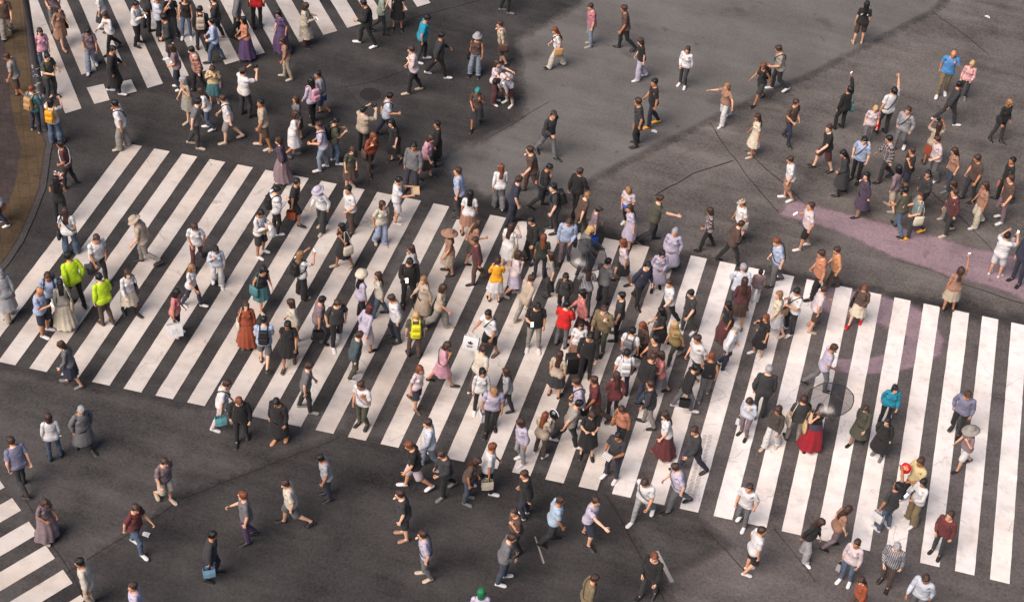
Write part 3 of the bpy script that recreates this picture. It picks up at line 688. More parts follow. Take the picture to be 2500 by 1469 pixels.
PEOPLE_DATA = """
20 92 270 walk m t:brn w:stn s:blk blk tote:bei|person in brown top and wide stone trousers left of lamp post
148 112 330 walk f d:tan k:tan l:brn tan tote:blk|person in tan dress with black handbag right of lamp post
112 176 300 stand f t:pnk p:den l:brn wht -|person in pink top and jeans standing against the lamp post
128 240 330 hold m t:olv p:chr s:blk blk -|person in olive top behind the stickered base of lamp post
50 240 180 walk m t:stn h:brn s:brn blk -|person in pale loose top and brown shorts left of stickered post
90 322 40 hold m l:tea p:nav s:rst stn bp:och,pbag:wht|person in teal long sleeves and navy trousers by the kerb
138 350 60 photo f t:wht w:den o:blk cor bp:yel|person with yellow backpack photographing, in wide jeans and coral shoes
276 127 200 walk f l:wht p:blk l:brn blk -|long haired person in white shirt and black trousers on small crossing
258 78 180 walk f t:wht k:chr o:brn blk -|person in white top and charcoal skirt near the top left edge
226 168 270 walk f t:mau w:ldn o:blk wht -|person in mauve grey top and wide faded jeans on broken stripe
280 228 0 walk m c:blk p:blk s:blk wht -|person in long black coat and white shoes between two square stripe ends
336 110 350 phone m l:wht p:blk s:blk blk ph|person in white shirt and black trousers reading a phone
391 96 10 phone m t:ice p:blk s:brn blk ph|person in pale ice blue shirt holding a phone
360 74 20 stand m j:chr p:blk s:blk blk -|person in charcoal jacket between the two pale shirted phone readers
420 88 280 face f t:blk p:chr l:brn blk -|person in black top with hand raised to the face
456 92 270 stand f s:blk p:den o:blk wht -|person in black vest and jeans beside the beige backpack
494 124 90 stand m j:blk p:chr s:blk blk bp:bei|person in black jacket carrying a beige backpack
438 217 180 walk f t:mau w:nav o:brn wht -|person in mauve top and wide navy trousers leaving the small crossing
488 226 190 walk m l:rst:plaid p:blk s:blk blk -|person in rust plaid shirt at the end of small crossing
512 316 180 walk f t:wht p:den l:brn wht -|person in white tee and blue jeans with long brown hair
466 292 200 walk f t:bei:leo k:stn o:gry bei -|grey haired person in speckled beige top and stone skirt
302 362 180 walk m t:wht w:stn s:blk bei strap:blk|person in white tee with black strap at the first long stripe
476 358 0 walk m t:gry p:chr s:blk bei -|person in grey tee with beige shoes above the long crossing
136 70 280 walk f t:mau p:gry l:brn blk -|person in mauve blouse and grey trousers on outermost small stripe
628 70 90 walk m t:red p:blk s:blk blk -|person in bright red tee at the top edge
532 98 180 walk m j:chr p:chr s:brn wht bag:stn|person in charcoal jacket with stone paper bag at top edge
578 92 0 walk m l:gry p:blk s:blk blk -|person in grey long sleeves left of the red tee
604 143 190 walk f t:org g:pur l:blk blk -|person in orange top and long purple skirt
690 128 200 walk f d:pur g:pur o:blk blk -|person in flowing all purple dress
746 112 0 hold f c:crm:leo p:mar o:brn blk ph|person in fluffy cream coat holding a phone
528 152 180 walk m l:lbl p:den s:blk blk -|person in light blue shirt and jeans on small crossing
524 252 270 walk f t:yel2 k:tea u:brn bei tote:mau|person in soft yellow top and teal skirt with mauve bag
600 284 30 photo m t:wht p:chr c:brn blk cam,waist:yel|person in white tee with yellow waist bag taking a photo
702 192 180 walk f t:tan p:bei l:brn bei -|person in tan top and beige trousers alone below purple dress
764 302 140 walk f l:lil p:blk l:blk bei bp:pnk|person with pink backpack and black trousers
790 280 185 walk m t:lgr h:den s:blk wht strap:blk,bag:blu|person in light grey tee and denim shorts with blue bag
728 336 190 walk f t:gry k:chr l:brn blk -|curly brown haired person in grey top behind pink backpack
566 346 180 walk m t:wht h:stn s:brn bei strap:chr|person in white shirt and stone shorts with dark strap
647 361 180 walk m t:bei h:brn s:blk bei -|person in beige tee and brown shorts with beige shoes
712 382 0 walk f d:wht k:wht l:brn wht -|person in short white dress above the long crossing
940 336 0 walk m t:ice p:nav s:blk blk strap:blk,tote:och|person in icy white tee with ochre bag and strap
886 372 30 photo m j:bei p:blk c:blk blk cam|person in beige hoodie and black cap photographing
816 398 10 phone m t:olv p:den s:blk wht ph,bp:blk|person in olive tee and jeans with black backpack using phone
966 396 200 walk f d:blk k:blk l:blk blk -|person in black dress with black hair near grey jacket
902 420 315 walk f l:rst p:brn l:rst blk tote:brn|copper haired person in rust top with brown bag
896 112 180 walk m j:blk p:blk s:blk wht -|person striding in black hoodie and white shoes near top
924 84 0 walk m t:sag p:chr s:brn blk -|person in sage green tee below the top crossing stripes
970 70 270 stand f d:blk k:blk u:blk blk -|person in sleeveless black dress standing under last top stripe
1010 226 180 walk m t:wpk p:blk s:brn wht -|person in pinkish white tee and black trousers near blue tee
1028 150 0 walk m t:cyn p:chr s:blk wht -|person in bright cyan blue tee
1066 187 0 walk m j:chr p:blk s:blk wht -|person in charcoal jacket with white shoes below cyan tee
1158 185 255 stand f s:brn w:ldn k:lgr blk tote:blk|person in grey knit hat, bare shoulders and pale denim
1226 158 180 walk m t:bei h:brn s:brn blk tote:brn|person in beige tee and brown shorts near the tall hatted one
1208 250 340 hug f t:wpk w:mar l:brn wht -|brown haired person in dark maroon trousers meeting the bowing one
1238 256 205 bend f l:wht h:mar o:blk crmboot bp:wpk|person bowing forward in white boots and maroon shorts
1160 310 265 walk f d:brn k:chr hl:tea blk -|teal haired person in short dark dress with bare arms
1063 402 180 stand f c:blk p:blk s:blk blk pbag:wht|person in ankle length black coat with white plastic bag
1357 165 180 walk f t:wht w:oat l:rst wht strap:blk,tote:och|person in white top and wide oat trousers with ochre bag
1440 112 180 walk m t:pnk2 p:ldn s:brn wht -|person in pink tee and light jeans at top centre
1232 30 0 walk m j:blk p:blk s:blk wht -|person in all black at the top edge above beige tee
1332 380 320 walk m j:chr p:gry s:brn blk -|person in charcoal jacket crossing the pale asphalt patch
1216 510 95 walk f l:wht w:gry l:rst wht sun|copper haired person in white lace top and grey trousers
1525 122 180 walk m t:brn p:blk s:brn blk -|person in brown tee and black trousers on pale asphalt
1562 194 180 walk f t:blk w:lil o:brn wht -|person in black top and wide lilac trousers
1665 211 235 walk f l:wht p:chr l:brn wht -|person in white blouse and slim dark trousers alone on asphalt
1590 308 180 walk m t:blk p:nav s:blk yel -|person in black tee with yellow shoes
1552 356 180 walk m t:chr p:blk s:brn blk bag:tan|person in charcoal tee with a tan bag
1766 300 200 arms f t:tan w:wht l:tan wht -|person in tan top and wide white trousers with arms out
1850 250 205 walk f s:blk h:chr l:rst blk bp:blk|ginger haired person in black vest wearing a black backpack
1897 222 180 walk m t:stn p:chr s:brn wht strap:chr|person in stone tee with a dark shoulder strap
1918 346 320 walk m t:brn p:nav s:brn blk -|person in brown tee and navy trousers behind cream dress
1836 382 180 walk f d:crm k:crm l:brn bei -|person in short cream dress by the asphalt corner
2092 108 90 stand f t:blk:print h:brn:leo l:blk bei -|person seen from behind in black printed tee
2296 232 265 walk m t:blu2 p:kha b:- wht -|bald person in blue tee and khaki trousers
2346 240 262 walk f l:red:stripe p:chr o:bln gry -|person in red and white striped top
2046 315 140 raise m j:blk p:blk s:blk blk ph,tote:tea|person in black reaching a phone up high
2150 326 130 raise m t:wht p:chr s:blk blk strap:blk|person in white tee with strap, one arm raised
2112 352 275 walk f t:wpk p:gry l:bln wht tote:red|blond person in pinkish white tee with red bag
2192 366 230 walk m l:lgr p:gry s:brn wht strap:blk|person in light grey shirt with strap near raised arm
2264 402 90 photo f t:bei k:rst l:brn blk cam|person in beige top and rust skirt filming with both hands
2428 345 320 walk f j:blk p:chr l:tan blk -|tan haired person in black jacket by the right edge
2305 302 0 walk m j:chr p:chr s:blk wht -|person in charcoal below the striped top
2085 442 230 walk m t:lbl p:blk s:blk blk strap:nav|person in light blue tee with navy strap
2006 416 180 walk m t:blk h:mar s:brn blk -|person in black tee and maroon shorts left of light blue tee
2155 442 180 walk m l:nav:plaid p:chr s:blk blk -|person in navy plaid shirt
2205 466 180 walk m t:blk h:nav s:brn blk -|person in black tee and navy shorts right of plaid shirt
2270 441 190 walk m t:wpk w:gry s:brn wht -|person in pale pink tee and loose grey trousers
2312 464 180 walk f t:tan p:den2 l:brn wht -|person in tan top and dark jeans striding left
2446 492 180 walk m j:blk p:blk s:blk blk bag:cor|person in black hoodie with coral bag at right edge
2172 512 150 walk f l:mau h:bei o:blk wht bag:crm|person in mauve shirt and beige shorts with cream bag
2226 578 180 walk m t:sge p:chr s:brn yel tote:crm|person in grey green tee with cream tote and yellow shoes
2100 527 180 walk f c:pur2 p:tan l:blk blk -|person in dark plum coat above the mauve lane
2190 568 135 walk m t:olv p:den s:blk blk -|person in olive tee and jeans stepping on mauve lane
2310 572 180 walk m j:mar p:chr s:brn bei -|person in maroon jacket with beige shoes
2310 540 190 walk f t:blk w:stn o:brn bei -|person in black top and stone wide trousers
2382 552 180 walk f t:tan w:crm l:brn wht -|person in tan top and cream wide trousers
2440 540 185 walk m t:brn p:mau s:brn wht -|person in brown tee and mauve trousers near right edge
2425 674 40 photo m t:wht:print h:wht s:blk wht bag:wpk,ph|person in oversized white tee with phone on mauve lane
2478 690 210 stand m j:nav p:nav s:blk blk tote:chr|person in navy at the right edge beside the white tee
8 549 180 walk f l:wht p:nav l:brn wht bag:org2|person with orange tan bag at left edge
172 456 180 walk m t:mar p:blk s:blk blk strap:wht|person in burgundy top above the flower carrier
152 545 80 hold f s:blk p:blk l:blk blk flowers|person in black holding a bunch of flowers
175 622 80 stand f t:wht w:den l:brn bei strap:blk,tote:chr|person in white tee and jeans on the first long stripe
240 682 315 walk m t:wht p:chr s:brn blk -|person in white tee above the two lime jackets
362 645 180 walk m t:bei p:stn k:bei blk -|person in beige tee and beige hat on third stripe
318 766 315 walk f l:wht k:crm l:brn blkboot tote:pur2|person in white shirt and cream skirt with dark floral bag
188 746 130 walk m j:lim p:blk s:blk blk -|person in lime hi-vis jacket, the upper left of two
262 792 130 walk m j:lim p:brn s:blk brn -|person in lime hi-vis jacket and brown trousers, the lower right
136 778 270 walk m t:lbl p:chr s:brn blk bp:nav|person in light blue tee wearing navy backpack near lime jackets
160 797 95 walk f l:stn g:crm l:blk cor tote:bei|person in long cream skirt with long black hair
110 815 350 phone m t:lbl h:nav b:- wht ph|bald person in light blue polo and navy shorts
24 777 130 walk f c:lgr w:bei o:gry blk -|person in pale grey coat at the left edge
482 645 272 walk f t:wht p:mar l:brn blk -|person in white tee and maroon trousers on fourth stripe
532 696 272 walk f l:ice w:wht l:blk wht -|person in pale blue shirt and white trousers on fifth stripe
470 748 340 walk f t:wht p:nav l:tan wht -|person in white tee and navy trousers with light brown hair
430 816 350 carry f t:cor p:blk o:blk wht sbag:wht|person in coral top with large white shopping bag
674 568 15 phone m l:wht p:blk s:blk wht ph,bp:blk,fat|heavy person in white sweatshirt with black backpack
636 622 340 phone m l:wht h:chr s:blk wht ph,waist:och,pbag:wht|person in white hoodie with ochre pouch and plastic bag
736 726 30 photo f t:wht w:blk l:tan bei ph,bp:blk|person in white tee and wide black trousers taking phone picture
636 752 320 walk f s:blk k:tea o:blk bei tote:tea|person in black vest and teal denim skirt
606 842 275 stand f c:rst g:rst l:brn brn tote:crm|person in long rust coat with cream tote
646 896 80 walk m t:lbl h:gry s:blk blk bp:blk|person in light blue tee wearing black backpack left of black dress
706 892 260 walk f d:blk k:blk l:blk brn -|person in black knee length dress on ninth stripe
722 842 190 walk f l:oat h:yel2 o:brn bei -|person in cream blouse above the black dress
776 836 0 walk m t:mau p:gry s:blk blk bag:blk|person in mauve tee with black bag, tenth stripe
818 840 300 walk m t:chr p:blk s:brn wht -|person in charcoal tee with white shoes, centre left
718 546 350 walk m t:blk h:blk s:blk blk bag:rst|person in black tee and shorts with rust bag
786 561 220 walk f l:wht w:chr k:lil bei -|person in white smock and lilac hat
858 566 200 walk m t:wht p:brn s:blk blk -|person in white tee and brown trousers near top edge stripes
790 413 180 walk m t:lil p:ldn s:brn wht strap:blk|person in lilac tee with black strap and faded jeans
692 442 180 walk f l:pur2 g:mau o:brn bei -|person in plum top and long mauve skirt above sixth stripe
852 458 320 walk f t:olv k:brn l:brn bei -|person in olive top and brown skirt below olive phone user
1005 466 235 stand m j:gry p:nav s:blk blk -|person in grey tweed jacket and navy trousers
1036 436 350 walk f t:pnk k:brn o:brn blk tote:lgr|person in pink tee and brown skirt beside tweed jacket
966 541 0 tray m t:wht h:wht s:blk wht tray|person all in white holding a cardboard tray
928 596 300 walk f t:oat w:lbl l:brn bei -|person in oat top and wide blue trousers beside the tray holder
840 652 200 walk f d:blk k:blk l:blk bei tote:crm|person in black dress with cream tote on stripe end
1140 576 85 stand f t:wht k:tan l:blk blk -|black haired person in white top and tan skirt
996 746 280 phone m j:blk p:blk s:blk blk ph|person in black jacket lighting a phone, upper centre
1014 702 180 walk f t:lgr p:mau o:brn wht -|person in light grey top left of tan sunhat
1096 668 180 walk f d:tan k:bei kh:tan blk -|person in tan dress with a tan sunhat
1120 528 175 walk m t:lbl p:chr s:brn blk -|person in light blue tee left of copper hair
1300 472 180 walk m t:brn p:brn s:brn blk tote:mus|person in brown with mustard bag
1312 507 0 walk m j:blk p:chr s:blk blk strap:gry|person in black jacket with grey strap
1400 522 45 walk m j:blk p:blk s:brn blk -|person in black jacket leaning up the road, top centre
1526 554 225 walk f t:wpk p:blk o:tan wht waist:blu|person in pinkish top with royal blue waist bag
1580 592 0 arm m t:olv p:chr s:brn blk -|person in olive tee pointing with straight arm
1440 604 0 walk f t:mau p:nav c:brn blk bag:blu|person in mauve tee with bright blue bag
1410 578 10 walk m t:brn p:olv s:tan blk -|tan haired person in brown tee and olive trousers
1376 638 270 walk m l:lbl p:mau s:brn blk tote:blk|person in periwinkle blue shirt with black shoulder bag
1246 548 0 walk m t:nav p:nav s:brn blk -|person in navy tee above the white dress
1236 656 40 face f d:wht k:wht l:brn bei tote:bei|person in white dress with beige bag
1316 677 95 stand f t:grn p:nav l:rst blk -|ginger haired person in dark green top
1418 664 10 walk f l:gry p:chr o:bln blk -|blond person in grey behind the clear umbrella
1424 762 90 umb f l:lgr:vstripe p:chr l:brn blk umb|person under clear umbrella in grey striped shirt
1466 742 40 phone m t:gry p:chr s:blk blk ph|person in grey tee lifting a glowing phone beside umbrella
1516 692 180 walk f t:wpk k:chr o:rst blk -|person in pale pink tee and charcoal skirt
1600 704 270 walk f c:lil p:lgr o:blk blk -|person in long lilac coat
1630 662 262 walk f c:lil w:wht l:gry blk -|person in lilac tunic and white wide trousers
1536 606 180 walk f d:lil k:lil l:brn blk -|person in short lilac dress below royal blue waist bag
1552 742 320 walk m j:nav p:blk s:blk blk -|person in navy jacket right of grey tee
1206 736 95 hold f t:yel k:wht u:brn blk -|person in bright yellow orange tee with hair bun
1246 722 0 walk f l:wpk k:lil o:brn wht -|person in white pink blouse right of yellow tee
1300 852 270 phone m t:blk p:stn s:blk wht ph|person in black tee and stone trousers reading phone
1368 846 60 hold m j:red p:gry s:blk blk ph|person in vivid red jacket in crowd centre
1416 818 180 walk f l:cor p:mar o:blk blk -|person in coral blouse right of red jacket
1404 888 265 stand f t:wht k:tan:leo l:blk blk -|person in white tee and leopard skirt
1426 922 260 walk m j:blk p:blk s:blk blk case:gry|person in black jacket with a black suitcase
1466 854 230 walk m j:kha p:olv s:brn blk -|person in khaki jacket in crowd centre
1528 908 60 stand m t:wht p:chr s:blk blk bp:gry|person in white tee wearing grey backpack, upper of two
1514 964 95 stand m t:wht p:nav s:blk blk strap:blk,bp:wht|person in white tee with white backpack, lower of two
1562 886 200 walk f c:brn:leo p:chr l:rst blk -|ginger haired person in brown speckled coat
1612 852 180 walk f d:blk k:blk l:blk blk -|person in black dress left of white tee with black trousers
1626 788 190 walk m t:wht p:blk s:brn wht -|person in white tee and black trousers near upper stripe ends
1792 762 95 walk m l:ice p:nav s:gry blk -|grey haired person in icy blue shirt
1840 738 95 stand m t:mau p:wht s:blk wht child|child in mauve tee and white trousers
1848 868 200 face f d:blk k:blk l:rst wht -|ginger person in short black dress and white sneakers
1888 818 180 walk f d:crm k:wht l:tan bei -|tan haired person in cream and white dress
1922 812 190 phone m t:wht p:chr:vstripe s:blk wht strap:blk,ph,bag:tan|person in white tee with black braces using phone
1976 806 0 walk m t:wpk h:brn s:brn bei -|person in pale pink tee and brown shorts on mauve paint
1762 900 350 walk m l:wht p:nav s:gry wht -|older person in white shirt and navy trousers
1986 728 180 walk m t:org p:blk s:brn blk -|person in orange tee at the upper stripe ends
1890 694 180 walk m t:lbl p:gry s:rst blk strap:chr|person in light blue tee with strap above upper stripes
1776 644 0 walk m l:brn p:blk s:brn blk -|person in brown shirt above the icy blue shirt
1800 592 185 walk m t:wht p:chr c:bei blk tote:crm|person in white tee and beige cap above crossing
1722 608 180 walk f l:pur2:plaid p:blk o:brn blk -|person in purple plaid shirt striding
1960 606 180 walk m t:wpk h:blk s:brn wht ph|person in pale tee and black shorts holding lit phone
1920 488 180 walk m t:wht h:tan s:brn wht -|person in white tee and tan shorts above the lit phone
1796 796 95 walk f l:mar k:brn l:brn mar bag:stn|person in maroon top with stone bag
1768 836 195 walk f d:blk g:mar l:blk blk -|person in black top and long maroon skirt
1642 884 200 walk f t:mus p:olv l:bln wht -|blond person in mustard top in right crowd
1716 972 85 walk f s:blk p:gry u:rst wht -|ginger person with hair bun and black vest
1690 930 200 walk m t:wht p:chr s:brn blk -|person in white tee left of ginger hair bun
1606 966 180 walk f t:cor k:gry o:brn blk -|person in coral tee and grey skirt
2086 792 235 walk f l:brn k:crm l:rst red tote:blk|person in brown fluffy top and cream skirt
2312 758 110 raise f d:tan k:bei l:brn blk ph|person in tan dress raising phone over mauve lane
2026 708 180 walk m t:org2 p:brn s:brn blk -|person in amber tee near the top of mauve curve
2154 1034 265 walk f j:cyn p:blk l:blk blk -|person in cyan jacket on right stripes
2090 1082 230 walk f c:olv p:tan l:brn blk -|person in olive coat left of cyan jacket
2142 1114 230 walk f c:blk p:chr l:blk gry -|person in black coat below cyan jacket
2330 1058 235 walk m l:lil2 p:blk s:brn blk -|person in slate lilac shirt on right stripes
2346 1142 190 walk f t:mau h:wht kh:stn blk -|person in mauve tee, white shorts and stone sunhat
2210 1232 200 hold m t:yel2 p:blk s:brn wht fan|person in pale yellow tee with a red fan
2154 1292 130 raise m t:chr p:den s:blk wht ph,bag:wht|person in charcoal tee and jeans raising phone
2222 1274 200 hold f l:wht w:kha l:blk wht ph|person in white blouse and khaki trousers next to phone raiser
2284 1352 235 walk m j:mar2 p:chr s:brn blk -|person in dark maroon jacket near lower right stripe ends
2062 1420 235 walk f l:wpk p:den s:brn wht bag:lgr|person in pinkish white shirt and jeans bottom right
2158 1428 235 walk m l:lgr:vstripe p:brn s:gry blk -|person in grey striped shirt bottom right
2226 1505 235 walk m l:ice p:gry s:brn blk -|person in icy white shirt cut by bottom edge
2086 1500 200 walk f l:rst p:brn l:brn blk -|person in rust top cut by bottom edge
1850 1018 95 walk m j:chr p:chr s:gry blk -|grey haired person in charcoal jacket on right stripes
1814 1064 230 walk f l:ice p:mau l:brn blk bag:wht|brown haired person in icy top with white bag
1880 1092 230 walk f j:olv2 w:wht o:brn bei -|person in dark brown jacket and white trousers
1936 1078 100 stand m t:chr p:stn s:brn blk tote:crm|person in charcoal tee with cream tote left of red skirt
1970 1092 285 face f s:blk g:crim l:blk blk tote:mus2,umb,wrap|person in crimson skirt holding clear umbrella
1810 1281 230 walk m t:wht p:gry s:brn wht -|person in white tee and grey trousers, lower right stripes
1620 1112 180 walk f t:wht g:mar2 l:brn red bag:red|person in white top and maroon skirt with red bag
1686 1152 190 walk m j:chr p:nav s:brn blk -|person in charcoal jacket right of red bag
1650 1242 185 walk m t:lil p:gry s:brn blk strap:gry|person in lilac tee and grey trousers at lower stripe ends
1664 1000 0 walk m j:blk p:gry s:blk wht bag:blk|person in black jacket and grey trousers below coral tee
1990 950 0 walk m t:lil p:gry s:brn blk -|person in lilac tee behind the clear umbrella
1316 1112 45 hold f j:bei p:brn l:rst wht hatbag:blk|person in beige jacket with shiny black round bag
1420 1038 180 walk m t:lil p:chr s:brn wht strap:blk|person in lilac tee with thin black strap
1446 1032 185 walk m t:mar2 p:brn s:brn blk -|person in dark red tee right of lilac tee
1430 1112 270 phone f d:blk k:blk l:brn blk -|person in black dress reaching forward, lower centre
1512 1084 220 walk f t:org p:blk l:brn blk tote:org2|person in orange top with amber bag
1492 1166 225 hold m t:chr p:nav s:blk wht paper|person in charcoal tee holding striped paper
1566 1268 230 walk m t:wht p:lgr s:brn wht strap:gry|person in white tee and pale trousers, lower centre
1272 1128 200 walk f l:lil p:lgr o:brn wht -|person in lilac blouse and pale trousers
1430 1322 330 arm m t:lil h:nav s:brn blk -|person in lilac tee pointing, below the long crossing
1338 1326 0 walk m t:ice2 p:chr s:brn blk -|person in sky blue tee below the long crossing
1280 1262 180 walk m j:blk p:nav s:brn wht -|person in black jacket with white sneakers below stripes
1256 1346 200 walk m t:brn p:blk s:brn blk -|person in brown tee left of sky blue tee
1224 1419 0 walk m l:gry p:den2 s:brn wht -|person in grey shirt and dark jeans, bottom centre
1170 1006 275 stand f l:wht p:blk o:blk wht -|person in white knit standing with hands down
1196 1052 270 walk m t:lil p:blk s:tan blk bag:wht|person in lilac tee with white bag below white knit
886 1040 230 walk m t:wht p:olv s:brn blk strap:lil|person in white tee with lilac strap
1010 992 330 walk f t:wpk h:nav l:rst brn -|person in pale pink tee and navy shorts
1076 938 0 walk f d:pnk k:pnk o:brn blk strap:chr|person in pink dress with dark strap
1194 866 205 carry m t:wht h:blk s:blk brn strap:blk,lbag:wht|person in white tee with large white emblem bag
862 924 0 walk m j:tea2 p:olv s:brn wht -|person in dark teal jacket and olive trousers
1010 872 95 stand m t:olv p:brn s:bln blk bp:lemon|person wearing a bright lemon yellow backpack
966 832 185 walk m l:wht p:nav s:brn blk -|person in white sleeves left of lemon backpack
886 862 30 walk f l:lil k:wpk o:mar wht -|person in lilac blouse and pink skirt, centre left
926 772 180 walk f l:oat p:den l:brn blk -|person in oat scarfed top and jeans, centre left
880 778 20 stand f l:lil p:blk kp:crm blk -|person in puffy cream hat
1036 782 200 walk f c:bei p:brn l:tan blk -|person in beige coat right of black jacket
1052 1142 180 walk m l:ice p:ldn s:brn wht -|person in icy shirt and light jeans below stripes
1016 1192 185 walk m t:blk h:wpk s:rst wht -|person in black tee and pale shorts below stripes
1138 1223 350 walk f t:brn p:den2 l:brn wht -|person in brown patterned tee and dark jeans
1178 1199 0 walk m t:wht p:blk s:rst wht bag:oat|person in white tee and black trousers with oat bag
1090 1204 200 walk m j:chr p:blk s:brn gry -|person in charcoal jacket left of brown patterned tee
545 1044 0 walk m t:wht p:wpk s:brn wht strap:blk,bag:tea3|person in white tee with turquoise bag
590 1076 270 walk m j:blk p:blk s:rst blk -|person in black suit below left stripes
686 1076 235 walk m c:blk p:nav s:blk org2 -|person in long black coat with amber shoes
746 1002 0 walk m t:gry p:chr s:brn wht -|person in grey tee near lower left stripe ends
800 1216 185 walk m t:lgr p:nav s:blk blk -|person in pale grey tee and navy trousers, lower left road
720 1282 185 walk m t:oat h:gry s:brn blk -|person in oat tee and grey shorts, lower left road
610 1319 185 walk m t:gry p:pur s:rst blk -|person in grey tee and violet trousers
516 1411 0 walk m j:chr p:nav s:blk blk bag:lbl2|person in charcoal with light blue bag
1040 1409 185 walk m t:lil p:gry s:brn bei strap:chr|person in lilac white tee with strap, bottom centre
986 1312 180 walk m t:chr h:chr s:brn tan -|person in charcoal tee and shorts with tan shoes
136 1120 100 stand f l:wht p:den o:brn blk ph|person in white blouse and jeans alone at lower left
60 1197 135 walk m t:lil2 p:chr s:brn blk -|person in slate lilac tee by lower left stripes
116 1313 320 walk f d:mau g:mau l:brn bei -|person in long mauve dress on lower left stripe
336 1341 330 walk m t:mar2 p:den s:brn wht -|person in dark red tee and jeans, lower left
402 1222 315 walk m t:mau h:oat s:brn wht -|person in mauve tee and oat shorts, lower left
226 1480 185 walk m j:oat p:bei s:blk blk -|person in oat jacket cut by bottom left edge
344 1535 185 walk m t:lil p:gry s:brn wht -|person in lilac tee cut by bottom left edge
206 1098 310 walk m c:gry p:chr s:gry blk -|person in long grey coat right of white blouse, lower left
180 940 180 walk f l:gry k:nav o:brn gry -|person in grey top and navy skirt at left stripe ends
1418 1512 0 walk m j:kha p:olv s:brn blk strap:olv|person in khaki jacket cut by bottom edge
1166 1548 90 stand f t:lil p:chr o:grn2 blk -|green haired person at the bottom edge
1580 1456 230 walk m j:blk p:chr s:rst blk -|person in black jacket by the white dash, bottom
1822 1397 0 walk m t:wht h:blk s:brn wht -|person in white tee and black shorts, bottom right
1962 1362 320 walk f l:blk w:lgr l:brn wht -|person in black top and pale wide trousers, bottom right
2022 1338 0 walk f t:tan p:mau l:brn blk -|person in tan top and mauve trousers at lower right stripe end
1296 640 200 walk m j:blk p:blk s:blk wht -|person in black jacket left of dark green top
1350 566 180 walk m t:chr p:chr s:blk blk bp:blk|person in charcoal tee with black backpack, upper centre
1342 720 180 walk f t:stn p:chr l:brn blk -|person in stone tee under the clear umbrella edge
1276 790 20 walk m l:bei p:stn s:brn wht -|person in beige shirt left of black tee phone reader
1372 762 250 walk f j:chr p:blk l:blk blk -|person in charcoal jacket behind vivid red jacket
1502 826 170 stand m t:chr p:blk s:blk blk -|person in charcoal tee between khaki jacket and backpack wearer
1586 932 190 walk m t:brn p:chr s:blk wht -|person in dark brown tee right of white backpack
1560 984 20 walk m j:blk p:den2 s:brn blk -|person in black jacket and dark jeans below white backpack
1352 968 60 stand f t:bei k:chr l:brn blk -|person in beige tee and charcoal skirt above lilac tee with strap
1488 1024 100 walk f j:mar2 p:blk l:brn blk -|person in dark red jacket above orange top
1676 812 200 walk m t:chr p:olv s:blk wht -|person in charcoal tee right of mustard top
1580 1040 170 walk m j:chr p:stn s:brn wht strap:blk|person in charcoal jacket with strap, lower centre crowd
1380 1086 0 walk m t:stn p:blk s:blk wht -|person in stone tee left of black dress, lower centre
1236 1000 180 walk f l:lgr p:chr l:brn blk -|person in pale grey shirt right of white knit
1164 960 30 walk m t:oat p:brn s:brn wht -|person in oat tee behind white knit
1062 800 350 walk f t:bei w:stn o:brn bei -|person in beige tee and stone trousers, centre left
1166 690 180 walk m j:mar p:brn s:brn blk -|person in maroon jacket left of yellow orange tee
1150 640 10 walk f t:tan k:olv l:brn blk -|person in tan top and olive skirt below tan skirt
2240 520 200 walk m j:chr p:blk s:blk wht -|person in charcoal jacket above the cream tote
2050 476 170 walk f c:chr p:blk l:blk blk -|person in charcoal coat above plum coat
2360 490 190 walk m t:brn p:chr s:brn wht -|person in brown tee near upper right crowd edge
420 150 190 walk m j:chr p:chr s:blk wht -|person in charcoal jacket above mauve top on small crossing
"""

# ------------------------------------------------------------------ things people carry and wear
PM = {}
def pm(key, fn):
    if key not in PM: PM[key] = fn()
    return PM[key]
def mk(fn, mat, smooth=True):
    bm = bmesh.new(); fn(bm); return bm_mesh('m', bm, mat, smooth)
def prop(name, parts, mat, color, label, cat, group):
    """parts: [(name, mesh key, builder, material, own colour or None, smooth)]; the first is the thing itself"""
    root = None
    for nm, key, fn, m, c, sm in parts:
        o = link(nm, pm(key, lambda: mk(fn, m, sm)), root)
        o.color = colr(c) if c else color
        if root is None: root = o; o.matrix_world = mat; tag(o, label, cat, group)
    return root
def b_pack(bm):
    rbox(bm, (0, .205, 1.225), (.29, .15, .42), .055, 4, taper=.86)
    rbox(bm, (0, .285, 1.13), (.22, .06, .19), .025, 3)
    tube(bm, [(-.03, .20, 1.43), (-.02, .20, 1.465), (.02, .20, 1.465), (.03, .20, 1.43)], .007, 6)
def b_pocket(bm):
    rbox(bm, (0, .318, 1.135), (.20, .008, .012), .003, 1)
def b_mainzip(bm):
    rbox(bm, (0, .284, 1.31), (.21, .008, .010), .003, 1)
def b_strap(s):
    def f(bm):
        tube(bm, [(s*.10, .135, 1.39), (s*.10, .10, 1.455), (s*.105, .02, 1.492), (s*.11, -.07, 1.455), (s*.125, -.135, 1.36), (s*.14, -.12, 1.24), (s*.165, -.02, 1.14), (s*.14, .13, 1.07)], [.017]*8, 6)
    return f
def b_paperbag(w, d, h):
    def f(bm):
        q = [(-w/2, -d/2), (w/2, -d/2), (w/2, d/2), (-w/2, d/2)]
        rs = []
        for z, k in ((-.10-h, 1.0), (-.10-h*.5, 1.02), (-.10, 1.0)):
            rs.append([Vector((x*k, y*(k if z < -.2 else .75), z)) for x, y in ((-w/2, -d/2), (0, -d/2-.012), (w/2, -d/2), (w/2-.012, 0), (w/2, d/2), (0, d/2+.012), (-w/2, d/2), (-w/2+.012, 0))])
        R = loft(bm, rs, False); bm.faces.new(R[0][::-1])
        rs2 = [[p*0.985 for p in rs[2]], [Vector((p.x*.96, p.y*.9, p.z)) for p in rs[0]]]
    return f
